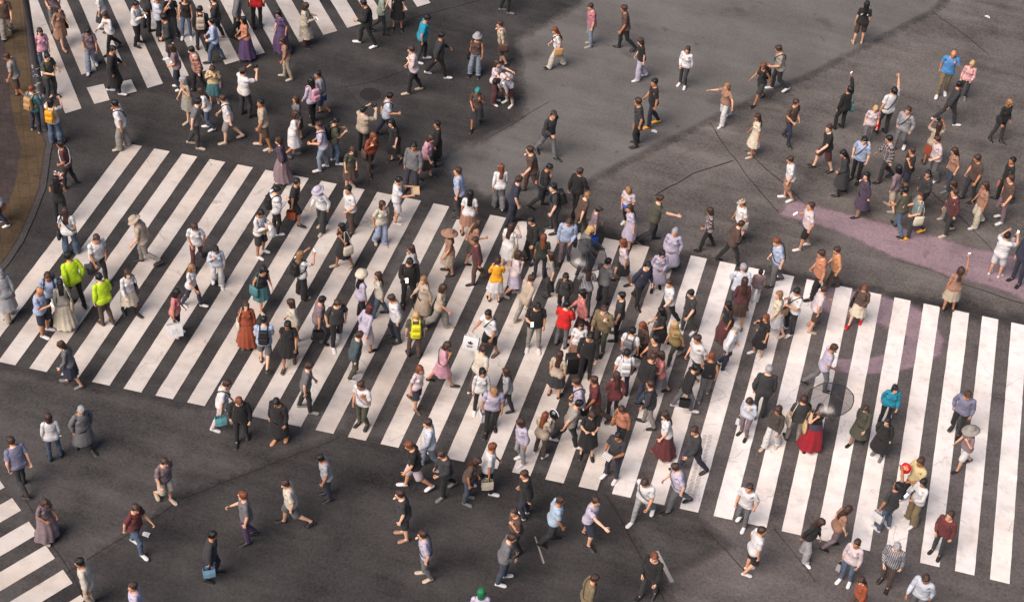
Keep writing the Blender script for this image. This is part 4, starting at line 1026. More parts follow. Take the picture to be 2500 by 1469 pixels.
def b_baghandle(y, w):
    def f(bm): tube(bm, [(-w*.28, y, -.105), (-w*.24, y*.5, -.03), (0, 0, .0), (w*.24, y*.5, -.03), (w*.28, y, -.105)], .006, 6)
    return f
def b_plastic(bm):
    rs = []
    for z, rx, ry in ((-.40, .07, .05), (-.37, .12, .085), (-.28, .135, .10), (-.18, .11, .075), (-.10, .075, .045), (-.04, .035, .018), (-.005, .016, .012)):
        rs.append([Vector((rx*(1+.10*math.sin(3*a+z*20))*math.cos(a), ry*(1+.12*math.sin(4*a-z*25))*math.sin(a), z)) for a in [2*pi*i/16 for i in range(16)]])
    loft(bm, rs)
def b_tote(bm):
    rs = []
    for z, w, d in ((-.32, .13, .04), (-.31, .155, .058), (-.2, .165, .062), (-.08, .155, .045), (0, .150, .022)):
        rs.append([Vector((w*math.copysign(abs(math.cos(a))**.6, math.cos(a)), d*math.sin(a), z)) for a in [2*pi*i/18 for i in range(18)]])
    loft(bm, rs)
def b_phone(bm): rbox(bm, (0, 0, .012), (.075, .011, .152), .005, 2)
def b_screen(bm): rbox(bm, (0, -.0062, .012), (.067, .002, .140), 0)
def b_cam(bm):
    rbox(bm, (0, 0, 0), (.13, .055, .09), .012, 2); rbox(bm, (0, .0, .052), (.05, .045, .03), .008, 2)
def b_lens(bm): tube(bm, [(0, -.02, 0), (0, -.06, 0), (0, -.062, 0), (0, -.12, 0)], [.036, .036, .042, .042], 16)
def b_waist(bm):
    rbox(bm, (.02, -.185, .985), (.22, .075, .12), .03, 3)
def b_belt(bm):
    pts = [(.19*math.cos(a), .012-.148*math.sin(a), 1.0) for a in [2*pi*i/24 for i in range(25)]]; tube(bm, pts, .013, 6)
def b_case(bm): rbox(bm, (0, 0, .33), (.40, .24, .56), .045, 4)
def b_caseh(bm): tube(bm, [(-.09, .09, .6), (-.09, .09, .98), (.09, .09, .98), (.09, .09, .6)], .011, 8)
def b_casetrim(bm):
    for s in (-1, 1): tube(bm, [(s*.185, -.123, .09), (s*.185, -.123, .57)], .009, 6)
    tube(bm, [(-.2, -.0, .33), (-.202, -.124, .33)], .006, 6)
def b_wheel(x, y):
    def f(bm): tube(bm, [(x-.014, y, .027), (x+.014, y, .027)], .027, 14)
    return f
NPAN = 8
def umb_pt(k, u, R=.54, H=.22):
    a = 2*pi*k/NPAN; r = R*math.sin(u*1.35)/math.sin(1.35); return Vector((r*math.cos(a), r*math.sin(a), H*(math.cos(u*1.35)-math.cos(1.35))/(1-math.cos(1.35))))
def b_canopy(bm):
    m = 9; top = bm.verts.new((0, 0, .22)); rows = []
    for j in range(1, m+1):
        u = j/m; row = []
        for k in range(NPAN):
            A = umb_pt(k, u); Bp = umb_pt(k+1, u)
            for q in range(5):
                w = q/5; p = A.lerp(Bp, w); sag = 1 + .055*math.sin(pi*w); p = Vector((p.x*sag, p.y*sag, p.z - .012*math.sin(pi*w)*u)); row.append(bm.verts.new(p))
        rows.append(row)
    n = len(rows[0])
    for i in range(n): bm.faces.new((top, rows[0][i], rows[0][(i+1) % n]))
    for a, b in zip(rows[:-1], rows[1:]):
        for i in range(n): bm.faces.new((a[i], b[i], b[(i+1) % n], a[(i+1) % n]))
def b_rim(bm):
    pts = []
    for k in range(NPAN):
        A = umb_pt(k, 1.0); Bp = umb_pt(k+1, 1.0)
        for q in range(5):
            w = q/5; p = A.lerp(Bp, w); sag = 1 + .055*math.sin(pi*w); pts.append(Vector((p.x*sag, p.y*sag, p.z - .012*math.sin(pi*w))))
    pts.append(pts[0]); tube(bm, pts, .011, 6)
def b_rib(k):
    def f(bm): tube(bm, [umb_pt(k, u/6) - Vector((0, 0, .004)) for u in range(7)], .004, 5)
    return f
def b_shaft(bm): tube(bm, [(0, 0, .26), (0, 0, -.62)], .006, 8)
def b_hook(bm): tube(bm, [(0, 0, -.58), (0, 0, -.70), (.012, 0, -.735), (.04, 0, -.75), (.068, 0, -.735), (.078, 0, -.70)], .011, 8)
def b_tray(bm):
    rbox(bm, (0, 0, 0), (.34, .24, .012), .003, 1)
    for s in (-1, 1): rbox(bm, (0, s*.117, .022), (.34, .006, .05), .002, 1); rbox(bm, (s*.167, 0, .022), (.006, .226, .05), .002, 1)
def b_flower(seed, nfl):
    def f(bm):
        r = random.Random(seed)
        for _ in range(nfl):
            c = Vector((r.uniform(-.11, .11), r.uniform(-.09, .09), r.uniform(.06, .26)))
            for k in range(6):
                a = 2*pi*k/6 + r.random(); d = Vector((math.cos(a), math.sin(a), r.uniform(.2, .9))).normalized(); sdv = d.cross(Vector((0, 0, 1))).normalized()*.017
                p = [c, c + d*.022 + sdv, c + d*.046, c + d*.022 - sdv]; bm.faces.new([bm.verts.new(v) for v in p])
    return f
def b_leaves(bm):
    r = random.Random(3)
    for _ in range(26):
        c = Vector((r.uniform(-.08, .08), r.uniform(-.07, .07), r.uniform(-.02, .15))); a = r.uniform(0, 6.3); d = Vector((math.cos(a), math.sin(a), r.uniform(.1, 1))).normalized(); sd = d.cross(Vector((0, 0, 1))).normalized()*.014
        bm.faces.new([bm.verts.new(v) for v in (c, c+d*.04+sd, c+d*.09, c+d*.04-sd)])
    for _ in range(9):
        tube(bm, [(r.uniform(-.02, .02), r.uniform(-.02, .02), -.14), (r.uniform(-.07, .07), r.uniform(-.06, .06), .16)], .003, 5)
def b_wrap(bm):
    loft(bm, [[Vector((r*(1+.08*math.sin(5*a))*math.cos(a), r*math.sin(a), z)) for a in [2*pi*i/20 for i in range(20)]] for z, r in ((-.13, .02), (-.05, .035), (.03, .075), (.09, .115))], False)
def b_paperstack(bm): rbox(bm, (0, 0, 0), (.24, .17, .035), .004, 1)
def b_paperlines(bm):
    for k in range(4): rbox(bm, (0, -.062+.041*k, .0185), (.225, .013, .004), 0)
def b_fan(bm):
    tube(bm, [(0, .004, .20), (0, -.004, .20)], .135, 28)
def b_fanh(bm): tube(bm, [(0, 0, .09), (0, 0, -.07)], .010, 8)
def b_fanmark(bm):
    for s in (-1, 1):
        for k in range(7): rbox(bm, (-.066+.022*k, s*.0052, .205+.012*math.sin(k*1.7)), (.012, .002, .034), 0)
        rbox(bm, (0, s*.0052, .168), (.11, .002, .008), 0)
def b_hatbag(bm):
    ellip(bm, (0, -.02, -.02), (.155, .12, .155), 20, 12)
    for v in bm.verts: v.co += v.co.normalized()*.02*noise.noise(v.co*16)
def b_hatstrap(bm): tube(bm, [(.15*math.cos(a), -.02-.122*math.cos(a)*.2, .155*math.sin(a)) for a in [pi*i/12 for i in range(13)]], .014, 6)
def b_emblem(bm):
    for s in (-1, 1):
        y = s*.0985
        for a, L in ((0, .075), (.85, .066), (-.85, .066)):
            c = Vector((math.sin(a)*.05, y, -.30 + math.cos(a)*.05)); u = Vector((math.sin(a), 0, math.cos(a))); w = Vector((math.cos(a), 0, -math.sin(a)))
            vs = [bm.verts.new(c + u*(L*.62*math.cos(q)) + w*(L*.34*math.sin(q))) for q in [2*pi*i/16 for i in range(16)]]; bm.faces.new(vs)
        for k in range(3):
            z = -.345 - .022*k; ww = .085 - .01*k; bm.faces.new([bm.verts.new(v) for v in ((-ww, y, z), (ww, y, z+.008), (ww, y, z+.02), (-ww, y, z+.012))])
def b_square(bm):
    for s in (-1, 1):
        for i in range(4):
            for j in range(4):
                if (i*3+j*5) % 7 < 4: rbox(bm, (-.06+.038*i, s*.0985, -.34+.034*j), (.03, .002, .026), 0)
GRP = {'backpack': 'backpacks worn in the crowd', 'phone': 'phones held in the crowd', 'bag': 'bags carried in the crowd', 'camera': 'cameras held in the crowd',
       'waist bag': 'waist bags worn in the crowd', 'umbrella': 'clear umbrellas in the crowd'}
NAMES = {'bp': None}
def short(lbl): return lbl[0].lower() + lbl[1:]
CNAME = dict(blk='black', chr='charcoal', gry='grey', lgr='pale grey', wht='white', ice='icy white', stn='stone', crm='cream', oat='oat', bei='beige', tan='tan', brn='brown', red='red', rst='rust',
  org2='amber', yel='yellow', mus='mustard', mus2='straw yellow', lemon='lemon yellow', tea='teal', tea3='turquoise', lbl2='light blue', blu='royal blue', nav='navy', mau='mauve', pnk='pink', cor='coral', wpk='pale pink', och='ochre', pur2='dark plum', lil='lilac')

# ------------------------------------------------------------------ people
BODY = {'m': build_body('m'), 'f': build_body('f')}
for b in BODY.values():
    b.fw = weights(b, b.fine[0])
SKINS = [(214,160,128), (205,150,116), (222,172,142), (190,134,100), (228,182,154), (176,120,88)]
HAIRC = {'gry': (150,148,150), 'blk': (22,20,21), 'brn': (62,42,34), 'rst': (112,62,38), 'tan': (140,104,70), 'bln': (186,152,104), 'tea': (40,130,126), 'grn2': (30,110,70), 'mar': (84,34,36)}
def hcol(n): return (*lin(HAIRC.get(n, COL.get(n, (30, 28, 28)))), 1)
def pmat(pat): return 'cloth' + ('_' + pat if pat else '')

def person(line, idx):
    a, label = line.split('|'); w = a.split()
    fx, fy, hd = float(w[0]), float(w[1]), RA(float(w[2])); kind, sex, top, bot, hair, shoe, props = w[3:10]
    r = random.Random(idx*131 + 5); B = BODY[sex]; props = [] if props == '-' else props.split(',')
    fat = 'fat' in props; child = 'child' in props
    p = make_pose(kind if kind not in ('x',) else 'stand', r.random(), r)
    if 'wrap' in props: p.arm[1] = ((.45, .22, -.9), (.05, .12, 1)); p.curl[1] = 70
    if kind == 'walk' and any(q[:3] in ('bag', 'sba', 'lba', 'pba') for q in props): p.arm[-1] = ((-.17, -.03, -1), (-.06, -.12, -1)); p.curl[-1] = 80
    if kind == 'walk' and 'ph' in props: p.arm[-1] = ((-.2, -.3, -1), (.3, -.85, .35)); p.curl[-1] = 60; p.tw[-1] = -70
    if 'lbag:wht' in props: p.arm[-1] = ((-.22, -.55, -.8), (.05, -.85, -.45))
    G, J, P = fk(B, p)
    H = (1.74 if sex == 'm' else 1.63) * r.uniform(.945, 1.045) / 1.72
    if child: H = .72
    x, y = POS[idx]; x2, y2 = gp(fx + 30*math.cos(hd), fy - 30*math.sin(hd)); x1, y1 = gp(fx, fy)
    yaw = math.atan2(x2-x1, -(y2-y1))
    fk_ = 1.0 if fat else r.choice((0, 0, .12, .22, .34, .45) if sex == 'm' else (0, 0, .1, .2, .3))
    def fatten(V, W):
        if not fk_: return V
        V = V.copy(); m = (W[:, 0]+W[:, 1]+W[:, 2])[:, None]; c = np.array([0, .0, 0]); k = np.array([.28, .34, 0])*fk_
        return V + (V-c)*k*m
    fV, fN, fL, fS = B.fine
    body = skin_v(fatten(fV, B.fw), B.fw, G, J, P)
    zmin = body[:, 2].min() - .009
    off = np.array([-P[0][0], -P[0][1]*0, -zmin])
    # feet centre under the anchor
    fc = (P[12] + P[20])/2; off = np.array([-fc[0]*.6, -fc[1]*.6, -zmin])
    root = link('person', mesh_np('person', (body+off)*H, fL, fS, 'skin', fV))
    root.location = (x, y, 0); root.rotation_euler = (0, 0, yaw)
    sc = SKINS[r.randrange(len(SKINS))]; root.color = (*[v*.92 for v in lin(sc)], 1)
    tag(root, label[0].upper() + label[1:] if False else label, 'person', 'people crossing the junction')
    if child: root['category'] = 'child'
    def jit(c, k=.06):
        f = 1 + r.uniform(-k, k); return (min(c[0]*f, 1), min(c[1]*f, 1), min(c[2]*f, 1), 1)
    def cloth(name, code, col, mat):
        V, L, S_, W = garment(B, code)
        Q = skin_v(fatten(V, W), W, G, J, P)
        o = link(name, mesh_np(name, (Q+off)*H, L, S_, mat, V), root); o.color = jit(colr(col)); return o
    def hxt(name, code, c, mat='hair'):
        V, L, S_, W = hair_extra(B, code); Q = skin_v(V, W, G, J, P)
        o = link(name, mesh_np(name, (Q+off)*H, L, S_, mat, V), root); o.color = c; return o
    tc = top.split(':'); bc = bot.split(':'); tp = tc[2] if len(tc) > 2 else None; bp = bc[2] if len(bc) > 2 else None
    tk = {'d': 't', 'w': 'l'}.get(tc[0], tc[0])
    TN = {'t': 't_shirt', 'l': 'shirt', 'j': 'jacket', 's': 'vest_top', 'c': 'coat', 'd': 'dress_top'}
    cloth(TN[tc[0]], tk, tc[1], pmat(tp))
    def add_skirt(name, code, col, pat):
        V, L, S_, R_ = skirt(B, code, G, J, P, r); V = V*1.0
        o = link(name, mesh_np(name, (V+off)*H, L, S_, pmat(pat), R_), root); o.color = jit(colr(col))
    if tc[0] == 'c': add_skirt('coat_skirt', 'c', tc[1], tp)
    bk = bc[0]
    if bk in 'pwh': cloth({'p': 'trousers', 'w': 'wide_trousers', 'h': 'shorts'}[bk], bk, bc[1], pmat(bp))
    else: add_skirt('skirt', bk, bc[1], bp or (tp if tc[0] == 'd' else None))
    if shoe == 'wht' and 'white s' not in label and kind == 'walk' and r.random() < .4: shoe = r.choice(('lgr', 'gry', 'bei', 'blk', 'stn'))
    bootw = shoe in ('crmboot', 'blkboot')
    for sd in 'LR':
        o = cloth('boot' if bootw else 'shoe', ('boot' if bootw else 'shoe') + sd, shoe, 'shoe')
    hk, hc = hair.split(':')
    dark = {'c': 'blk', 'k': 'brn', 'kh': 'brn', 'kp': 'blk'}.get(hk)
    if hk != 'b':
        hcv = hcol(dark or hc)
        def capm(code):
            V, L, S_, W = garment(B, code); Q = skin_v(V, W, G, J, P)
            o = link('hair', mesh_np('hair', (Q+off)*H, L, S_, 'hair', V), root); o.color = hcv; return o
        ho = capm({'s': 'hs', 'l': 'hl', 'hl': 'hl', 'o': 'ho', 'u': 'hl', 'c': 'hs', 'k': 'ho' if sex == 'f' else 'hs', 'kh': 'hl', 'kp': 'hl'}[hk])
        def sub(name, code):
            V, L, S_, W = hair_extra(B, code); Q = skin_v(V, W, G, J, P)
            o = link(name, mesh_np(name, (Q+off)*H, L, S_, 'hair', V), ho); o.color = hcv
        if hk in ('l', 'hl', 'kh', 'kp'): sub('long_hair', 'long')
        if hk == 'o': sub('long_hair', 'bob')
        if hk == 'u': sub('hair_bun', 'bun')
        if hk == 'c':
            V, L, S_, W = garment(B, 'cap'); Q = skin_v(V, W, G, J, P)
            o = link('cap', mesh_np('cap', (Q+off)*H, L, S_, 'cloth', V), root); o.color = colr(hc)
            V, L, S_, W = hair_extra(B, 'visor'); Q = skin_v(V, W, G, J, P)
            v = link('visor', mesh_np('visor', (Q+off)*H, L, S_, 'cloth', V), o); v.color = colr(hc)
        if hk in ('k', 'kh', 'kp'): hxt('hat', {'k': 'bucket', 'kh': 'sunhat', 'kp': 'puffy'}[hk], colr(hc), 'cloth')
    # transforms for what is carried
    def mw(R_, t):
        M = Matrix.Identity(4)
        for i in range(3):
            for j in range(3): M[i][j] = R_[i, j]*H
            M[i][3] = (t[i]+off[i])*H
        return Matrix.Translation((x, y, 0)) @ Matrix.Rotation(yaw, 4, 'Z') @ M
    def bone(b): return mw(G[b], P[b] - G[b] @ J[b])
    def hand(s, along=.085, inn=.03):
        o = 5 if s == 1 else 13; d = np.array([s*S2, 0, -S2]); n = np.array([-s*S2, 0, -S2])
        return P[o+2] + G[o+2] @ (d*(along) + n*inn), o
    def up(t, extra=0.0): return mw(Rz(extra), t)
    sl = label
    for q in props:
        k, _, c = q.partition(':'); cn = CNAME.get(c, '')
        if k == 'bp':
            prop('backpack', [('backpack', 'bp', b_pack, 'gear', None, True), ('pocket_zip', 'bpz', b_pocket, 'dark', None, False), ('main_zip', 'bpm', b_mainzip, 'dark', None, False), ('shoulder_strap', 'bps1', b_strap(1), 'gear', None, True), ('shoulder_strap', 'bps2', b_strap(-1), 'gear', None, True)],
                 bone(2), colr(c), f'{cn} backpack on ' + sl, 'backpack', GRP['backpack'])
        elif k == 'strap':
            V = []; sgn = r.choice((1, -1))
            path = [(.115, .03, 1.475), (.10, -.075, 1.42), (.055, -.138, 1.33), (0, -.142, 1.22), (-.06, -.13, 1.12), (-.13, -.10, 1.03), (-.185, -.0, .98), (-.13, .125, 1.03), (-.06, .145, 1.13), (0, .14, 1.24), (.06, .14, 1.35), (.10, .10, 1.43), (.115, .03, 1.475)]
            bm = bmesh.new(); tube(bm, [(sgn*a_*1.06, b_*1.06, c_) for a_, b_, c_ in path], .014, 6); V, L, S_ = np_from_bm(bm)
            W = np.zeros((len(V), NB)); z_ = V[:, 2]; s1 = ss(.98, 1.08, z_); s2 = ss(1.13, 1.25, z_); W[:, 0] = 1-s1; W[:, 1] = s1*(1-s2); W[:, 2] = s1*s2
            o = link('bag_strap', mesh_np('bag_strap', (skin_v(fatten(V, W), W, G, J, P)+off)*H, L, S_, 'gear'), root); o.color = colr(c)
        elif k in ('bag', 'sbag', 'lbag', 'pbag'):
            s = -1 if kind in ('carry',) or (kind not in ('phone', 'raise', 'face', 'arm')) else 1
            if k == 'pbag' and kind in ('phone', 'hold'): s = 1
            t, o_ = hand(s, .09, .035)
            if k == 'pbag':
                prop('plastic_bag', [('plastic_bag', 'pbag', b_plastic, 'plastic', None, True)], up(t, r.uniform(-.4, .4)), colr(c), f'{cn} plastic bag of ' + sl, 'bag', GRP['bag'])
            else:
                big = k != 'bag'; W_, D_, H_ = ((.40, .165, .36) if big else (.27, .11, .27)); kk = 'L' if big else 'S'
                parts = [('shopping_bag', 'sb'+kk, b_paperbag(W_, D_, H_), 'paper', None, False), ('bag_handle', 'sbh1'+kk, b_baghandle(D_*.36, W_), 'gear', None, True), ('bag_handle', 'sbh2'+kk, b_baghandle(-D_*.36, W_), 'gear', None, True)]
                if k == 'lbag': parts.append(('emblem', 'emb', b_emblem, 'ink', None, False))
                if k == 'sbag': parts.append(('printed_square', 'psq', b_square, 'grey_ink', None, False))
                prop('shopping_bag', parts, (up(t, pi/2 + r.uniform(-.3, .3)) if not big else mw(Rz(math.atan2(CL[0]-x, -(CL[1]-y)) - yaw + r.uniform(-.25, .25)) @ Rx(-.42), t)), colr(c), f'{cn} shopping bag of ' + sl, 'bag', GRP['bag'])
        elif k == 'tote':
            s = r.choice((1, -1)); t = G[0] @ (np.array([s*.245, .03, 1.02])-J[0]) + P[0]
            def st(bm): pass
            top_ = G[2] @ (np.array([s*.13, .02, 1.49])-J[2]) + P[2]; dv = (top_ - t)
            root2 = prop('shoulder_bag', [('shoulder_bag', 'tote', b_tote, 'gear', None, True)], up(t, pi/2 + r.uniform(-.15, .15)), colr(c), f'{cn} shoulder bag of ' + sl, 'bag', GRP['bag'])
            bm = bmesh.new(); Ri = root2.matrix_world.inverted(); Mx = up(np.zeros(3))
            tw = [up(np.array(q_)) .translation for q_ in (t + [0, -.10, -.01], t*.5 + top_*.5 + [s*.03, -.09, .0], top_ + [0, -.035, .012], top_ + [0, .035, .012], t*.5 + top_*.5 + [s*.03, .09, .0], t + [0, .10, -.01])]
            tube(bm, [Ri @ v for v in tw], .011, 6); so = link('bag_strap', bm_mesh('bag_strap', bm, 'gear'), root2); so.color = colr(c)
        elif k == 'ph':
            s = -1; t, o_ = hand(s, .10, .022)
            prop('phone', [('phone', 'ph', b_phone, 'shiny_black', None, True), ('screen', 'phs', b_screen, 'screen', None, False)], (mw(G[4] @ Rx(RA(-48)), t) if kind not in ('photo', 'raise') else mw(G[4] @ Rx(RA(0)) @ Rz(pi), t)) if kind != 'walk' else mw(G[2] @ Rx(RA(-50)), t),
                 colr('blk'), 'phone in the hand of ' + sl, 'phone', GRP['phone'])
        elif k == 'cam':
            t = (hand(1)[0] + hand(-1)[0])/2
            prop('camera', [('camera', 'cam', b_cam, 'dark', None, True), ('lens', 'lens', b_lens, 'shiny_black', None, True)], mw(G[4], t), colr('blk'), 'camera held up by ' + sl, 'camera', GRP['camera'])
        elif k == 'waist':
            prop('waist_bag', [('waist_bag', 'wb', b_waist, 'gear', None, True), ('belt', 'wbb', b_belt, 'gear', None, True)], bone(0), colr(c), f'{cn} waist bag on ' + sl, 'bag', GRP['waist bag'])
        elif k == 'case':
            t = G[0] @ (np.array([-.34, .16, .95])-J[0]) + P[0]; t = np.array([t[0], t[1], -off[2]])
            prop('suitcase', [('suitcase', 'case', b_case, 'dark', None, True), ('pull_handle', 'caseh', b_caseh, 'metal', None, True), ('trim', 'caset', b_casetrim, 'white_paint', None, True)] + [('wheel', f'cw{i}', b_wheel(xx, yy), 'dark', None, True) for i, (xx, yy) in enumerate(((-.16, .09), (.16, .09), (-.16, -.09), (.16, -.09)))],
                 up(t, .3), colr('blk'), 'black suitcase pulled by ' + sl, 'suitcase', None)
        elif k == 'umb':
            t, o_ = hand(1, .08, .03)
            if 'wrap' in props: axv = nrmz((-.22, .02, 1))
            else: axv = nrmz((-.05, .22, 1))
            zc = axv; xc = nrmz(np.cross((0, 1, 0), zc)); yc = np.cross(zc, xc); Rm = np.stack([xc, yc, zc], 1)
            tt = t + zc*(.66 if 'wrap' not in props else .34)
            parts = [('umbrella', 'ucan', b_canopy, 'clear_vinyl', None, True), ('rim', 'urim', b_rim, 'dark' if 'wrap' not in props else 'white_paint', None, True), ('shaft', 'ush', b_shaft, 'metal', None, True), ('handle', 'uhk', b_hook, 'dark', None, True)]
            parts += [('rib', f'urib{i}', b_rib(i), 'metal', None, True) for i in range(NPAN)]
            prop('umbrella', parts, mw(Rm*(1.12 if 'wrap' in props else 1.05), tt), colr('wht'), ('white rimmed' if 'wrap' in props else 'dark rimmed') + ' clear umbrella held by ' + sl.split(' holding')[0].replace('person under clear umbrella', 'person'), 'umbrella', GRP['umbrella'])
        elif k == 'wrap':
            V, L, S_, W = garment(B, 'x')
            bm = bmesh.new(); R_ = []
            for z_, rx, ry in ((1.06, .165, .135), (1.02, .19, .155), (.94, .212, .172), (.86, .222, .178), (.80, .216, .174)):
                R_.append([Vector((rx*math.cos(a_)*(1+.03*math.sin(6*a_)), .012+ry*math.sin(a_), z_+.015*math.sin(3*a_))) for a_ in [2*pi*i/28 for i in range(28)]])
            loft(bm, R_, False); V, L, S_ = np_from_bm(bm); W = np.zeros((len(V), NB)); W[:, 0] = 1
            o = link('tied_jacket', mesh_np('tied_jacket', (skin_v(V, W, G, J, P)+off)*H, L, S_, 'cloth', V), root); o.color = colr('pur2')
        elif k == 'tray':
            t = (hand(1)[0] + hand(-1)[0])/2 + np.array([0, -.05, .02])
            prop('cardboard_tray', [('cardboard_tray', 'tray', b_tray, 'cardboard', None, False)], up(t), colr('bei'), 'open cardboard tray carried by ' + sl.split(' holding')[0], 'tray', None)
        elif k == 'flowers':
            t = (hand(1)[0] + hand(-1)[0])/2 + np.array([0, -.05, .06])
            prop('bouquet', [('bouquet', 'fl0', b_wrap, 'paper', 'chr', True), ('stems_and_leaves', 'fl1', b_leaves, 'leaf', None, False), ('coral_flowers', 'fl2', b_flower(5, 34), 'paper', 'cor', False), ('cream_flowers', 'fl3', b_flower(9, 26), 'paper', 'crm', False)],
                 up(t), colr('chr'), 'bunch of coral and cream flowers held at the left edge of the crossing', 'flowers', None)
        elif k == 'paper':
            t = (hand(1)[0] + hand(-1)[0])/2 + np.array([0, -.04, .02])
            prop('paper_stack', [('paper_stack', 'pap', b_paperstack, 'paper', None, False), ('printed_lines', 'papl', b_paperlines, 'ink', None, False)], mw(Rx(.5), t), colr('wht'), 'striped paper stack held by ' + sl.split(' holding')[0], 'papers', None)
        elif k == 'fan':
            t, o_ = hand(-1, .08, .03)
            prop('hand_fan', [('hand_fan', 'fan', b_fan, 'plastic', None, True), ('fan_handle', 'fanh', b_fanh, 'plastic', None, True), ('fan_pattern', 'fanm', b_fanmark, 'gold_mark', None, False)], mw(Rz(.5) @ Rx(-.5), t), colr('red'), 'round red hand fan with gold pattern on the right stripes', 'fan', None)
        elif k == 'hatbag':
            t = (hand(1)[0] + hand(-1)[0])/2 + np.array([0, -.12, .10])
            prop('round_bag', [('round_bag', 'hatb', b_hatbag, 'shiny_black', None, True), ('bag_strap', 'hatbs', b_hatstrap, 'white_paint', None, True)], up(t), colr('blk'), 'shiny black round bag with a white strap in lower centre', 'bag', GRP['bag'])
        elif k == 'sun':
            bm = bmesh.new()
            for s in (-1, 1): tube(bm, [(s*.033, -.100, 1.618), (s*.033, -.108, 1.618)], .026, 14); tube(bm, [(s*.058, -.098, 1.622), (s*.083, .0, 1.615)], .004, 5)
            tube(bm, [(-.012, -.106, 1.622), (.012, -.106, 1.622)], .004, 5)
            V, L, S_ = np_from_bm(bm); W = np.zeros((len(V), NB)); W[:, 4] = 1
            o = link('glasses', mesh_np('glasses', (skin_v(V, W, G, J, P)+off)*H, L, S_, 'white_paint'), root)

PEOPLE = [l for l in PEOPLE_DATA.strip().split('\n') if l.strip()]
POS = []
for l in PEOPLE:
    w = l.split(); POS.append(list(gp(float(w[0]), float(w[1]))))
PA = np.array(POS)
for it in range(30):                      # nobody stands inside somebody else
    D = PA[:, None] - PA[None]; d = np.sqrt((D**2).sum(-1)) + 1e-6; np.fill_diagonal(d, 9)
    push = np.where(d < .46, (.46-d)*.25, 0)[..., None]*D/d[..., None]
    PA += push.sum(1)
POS = PA.tolist()
for i, l in enumerate(PEOPLE): person(l, i)

# ------------------------------------------------------------------ the setting: road, patches, markings, pavement
m_asphalt('asphalt', (0.036, 0.0335, 0.033), 1.2, 1.0, 15); m_asphalt('asphalt_pale', (0.112, 0.105, 0.099), .5, .55, 17, True)
m_asphalt('asphalt_mid', (0.098, 0.087, 0.080), 1.05, 1.0, 14, True); m_asphalt('asphalt_lighter', (0.088, 0.077, 0.074), .9, .95, 14, True); m_asphalt('asphalt_aged', (0.054, 0.050, 0.048), 1.2, .9, 15, True)
m_asphalt('asphalt_dark', (0.040, 0.037, 0.036), 1.0, .9, 15); m_asphalt('seam_tar', (0.020, 0.019, 0.018), .8, .7, 30)
m_asphalt('paving', (0.048, 0.035, 0.033), 1.0, .5, 15); m_asphalt('tactile_paving', (0.074, 0.049, 0.026), 1.0, .6, 15); m_asphalt('kerb_stone', (0.058, 0.052, 0.050), .8, .8, 15)
m_asphalt('mauve_coating', (0.205, 0.148, 0.166), .7, .7, 15, True)
m_marking('road_paint_low_light', (0.56, 0.515, 0.475), .8, (.045, .042, .04)); m_marking('road_paint_worn', (0.50, 0.465, 0.435), .95, (.045, .042, .04)); m_marking('road_paint_full_light', (0.80, 0.755, 0.725), .5, (.09, .08, .075))  # light growing from left to right is put into the bar colours
def struct(name, me): o = link(name, me); o['kind'] = 'structure'; return o
bm = bmesh.new(); s = 350
vs = [bm.verts.new((x+10, y, 0)) for x, y in ((-s, -s), (s, -s), (s, s), (-s, s))]; bm.faces.new(vs)
struct('road', bm_mesh('road', bm, 'asphalt', False))
def sheet(name, polys, z, mat, px=True, wob=0.0, soft=0.9):
    """a thin overlay; its rim carries an edge weight, so that each asphalt tone blends into its neighbour"""
    bm = bmesh.new(); lay = bm.verts.layers.float.new('edge')
    for poly in polys:
        pts = [gp(*p) if px else p for p in poly]
        if not wob:
            f = bm.faces.new([bm.verts.new((x, y, z)) for x, y in pts])
            for v in f.verts: v[lay] = 1.0
            bmesh.ops.triangulate(bm, faces=[f]); continue
        ar = sum(a[0]*b[1]-a[1]*b[0] for a, b in zip(pts, pts[1:]+pts[:1])); q = []
        if ar < 0: pts = pts[::-1]
        n_ = len(pts); nr = []
        for i in range(n_):
            a, b, c = Vector(pts[i-1]), Vector(pts[i]), Vector(pts[(i+1) % n_]); t1 = (b-a).normalized(); t2 = (c-b).normalized()
            m = Vector((-(t1.y+t2.y), t1.x+t2.x)); m = m.normalized() if m.length > 1e-3 else Vector((-t1.y, t1.x)); k = 1/max(.5, m.dot(Vector((-t1.y, t1.x)))); nr.append(m*k)
        for i in range(n_):
            a, b = Vector(pts[i]), Vector(pts[(i+1) % n_]); n = max(1, int((b-a).length/.5))
            for k in range(n):
                t = k/n; c = a.lerp(b, t); w = Vector((noise.noise((c.x, c.y, 1.0)), noise.noise((c.x, c.y, 5.0))))*wob; q.append((c+w, nr[i].lerp(nr[(i+1) % n_], t)))
        O = []; I = []
        for c, m in q:
            o = c - m*soft*.5; i_ = c + m*soft*.5
            v1 = bm.verts.new((o.x, o.y, z)); v2 = bm.verts.new((i_.x, i_.y, z)); v1[lay] = 0.0; v2[lay] = 1.0; O.append(v1); I.append(v2)
        for k in range(len(O)): bm.faces.new((O[k], O[(k+1) % len(O)], I[(k+1) % len(O)], I[k]))
        f = bm.faces.new(I); bmesh.ops.triangulate(bm, faces=[f])
    return struct(name, bm_mesh(name, bm, mat, False))
sheet('asphalt_patch', [[(1186, 338), (1277, 285), (1262, 96), (1420, 10), (1480, -140), (2440, -140), (2277, 30), (1991, 181), (1734, 297), (1450, 440), (1330, 510), (1180, 480), (1095, 420), (1050, 380)]], .004, 'asphalt_pale', wob=.05)
sheet('asphalt_patch', [[(2450, -140), (2284, 24), (1985, 180), (1734, 292), (1455, 435), (1380, 520), (1500, 575), (1760, 640), (2100, 700), (2700, 810), (2900, 200), (2800, -140)]], .0042, 'asphalt_mid', wob=.05)
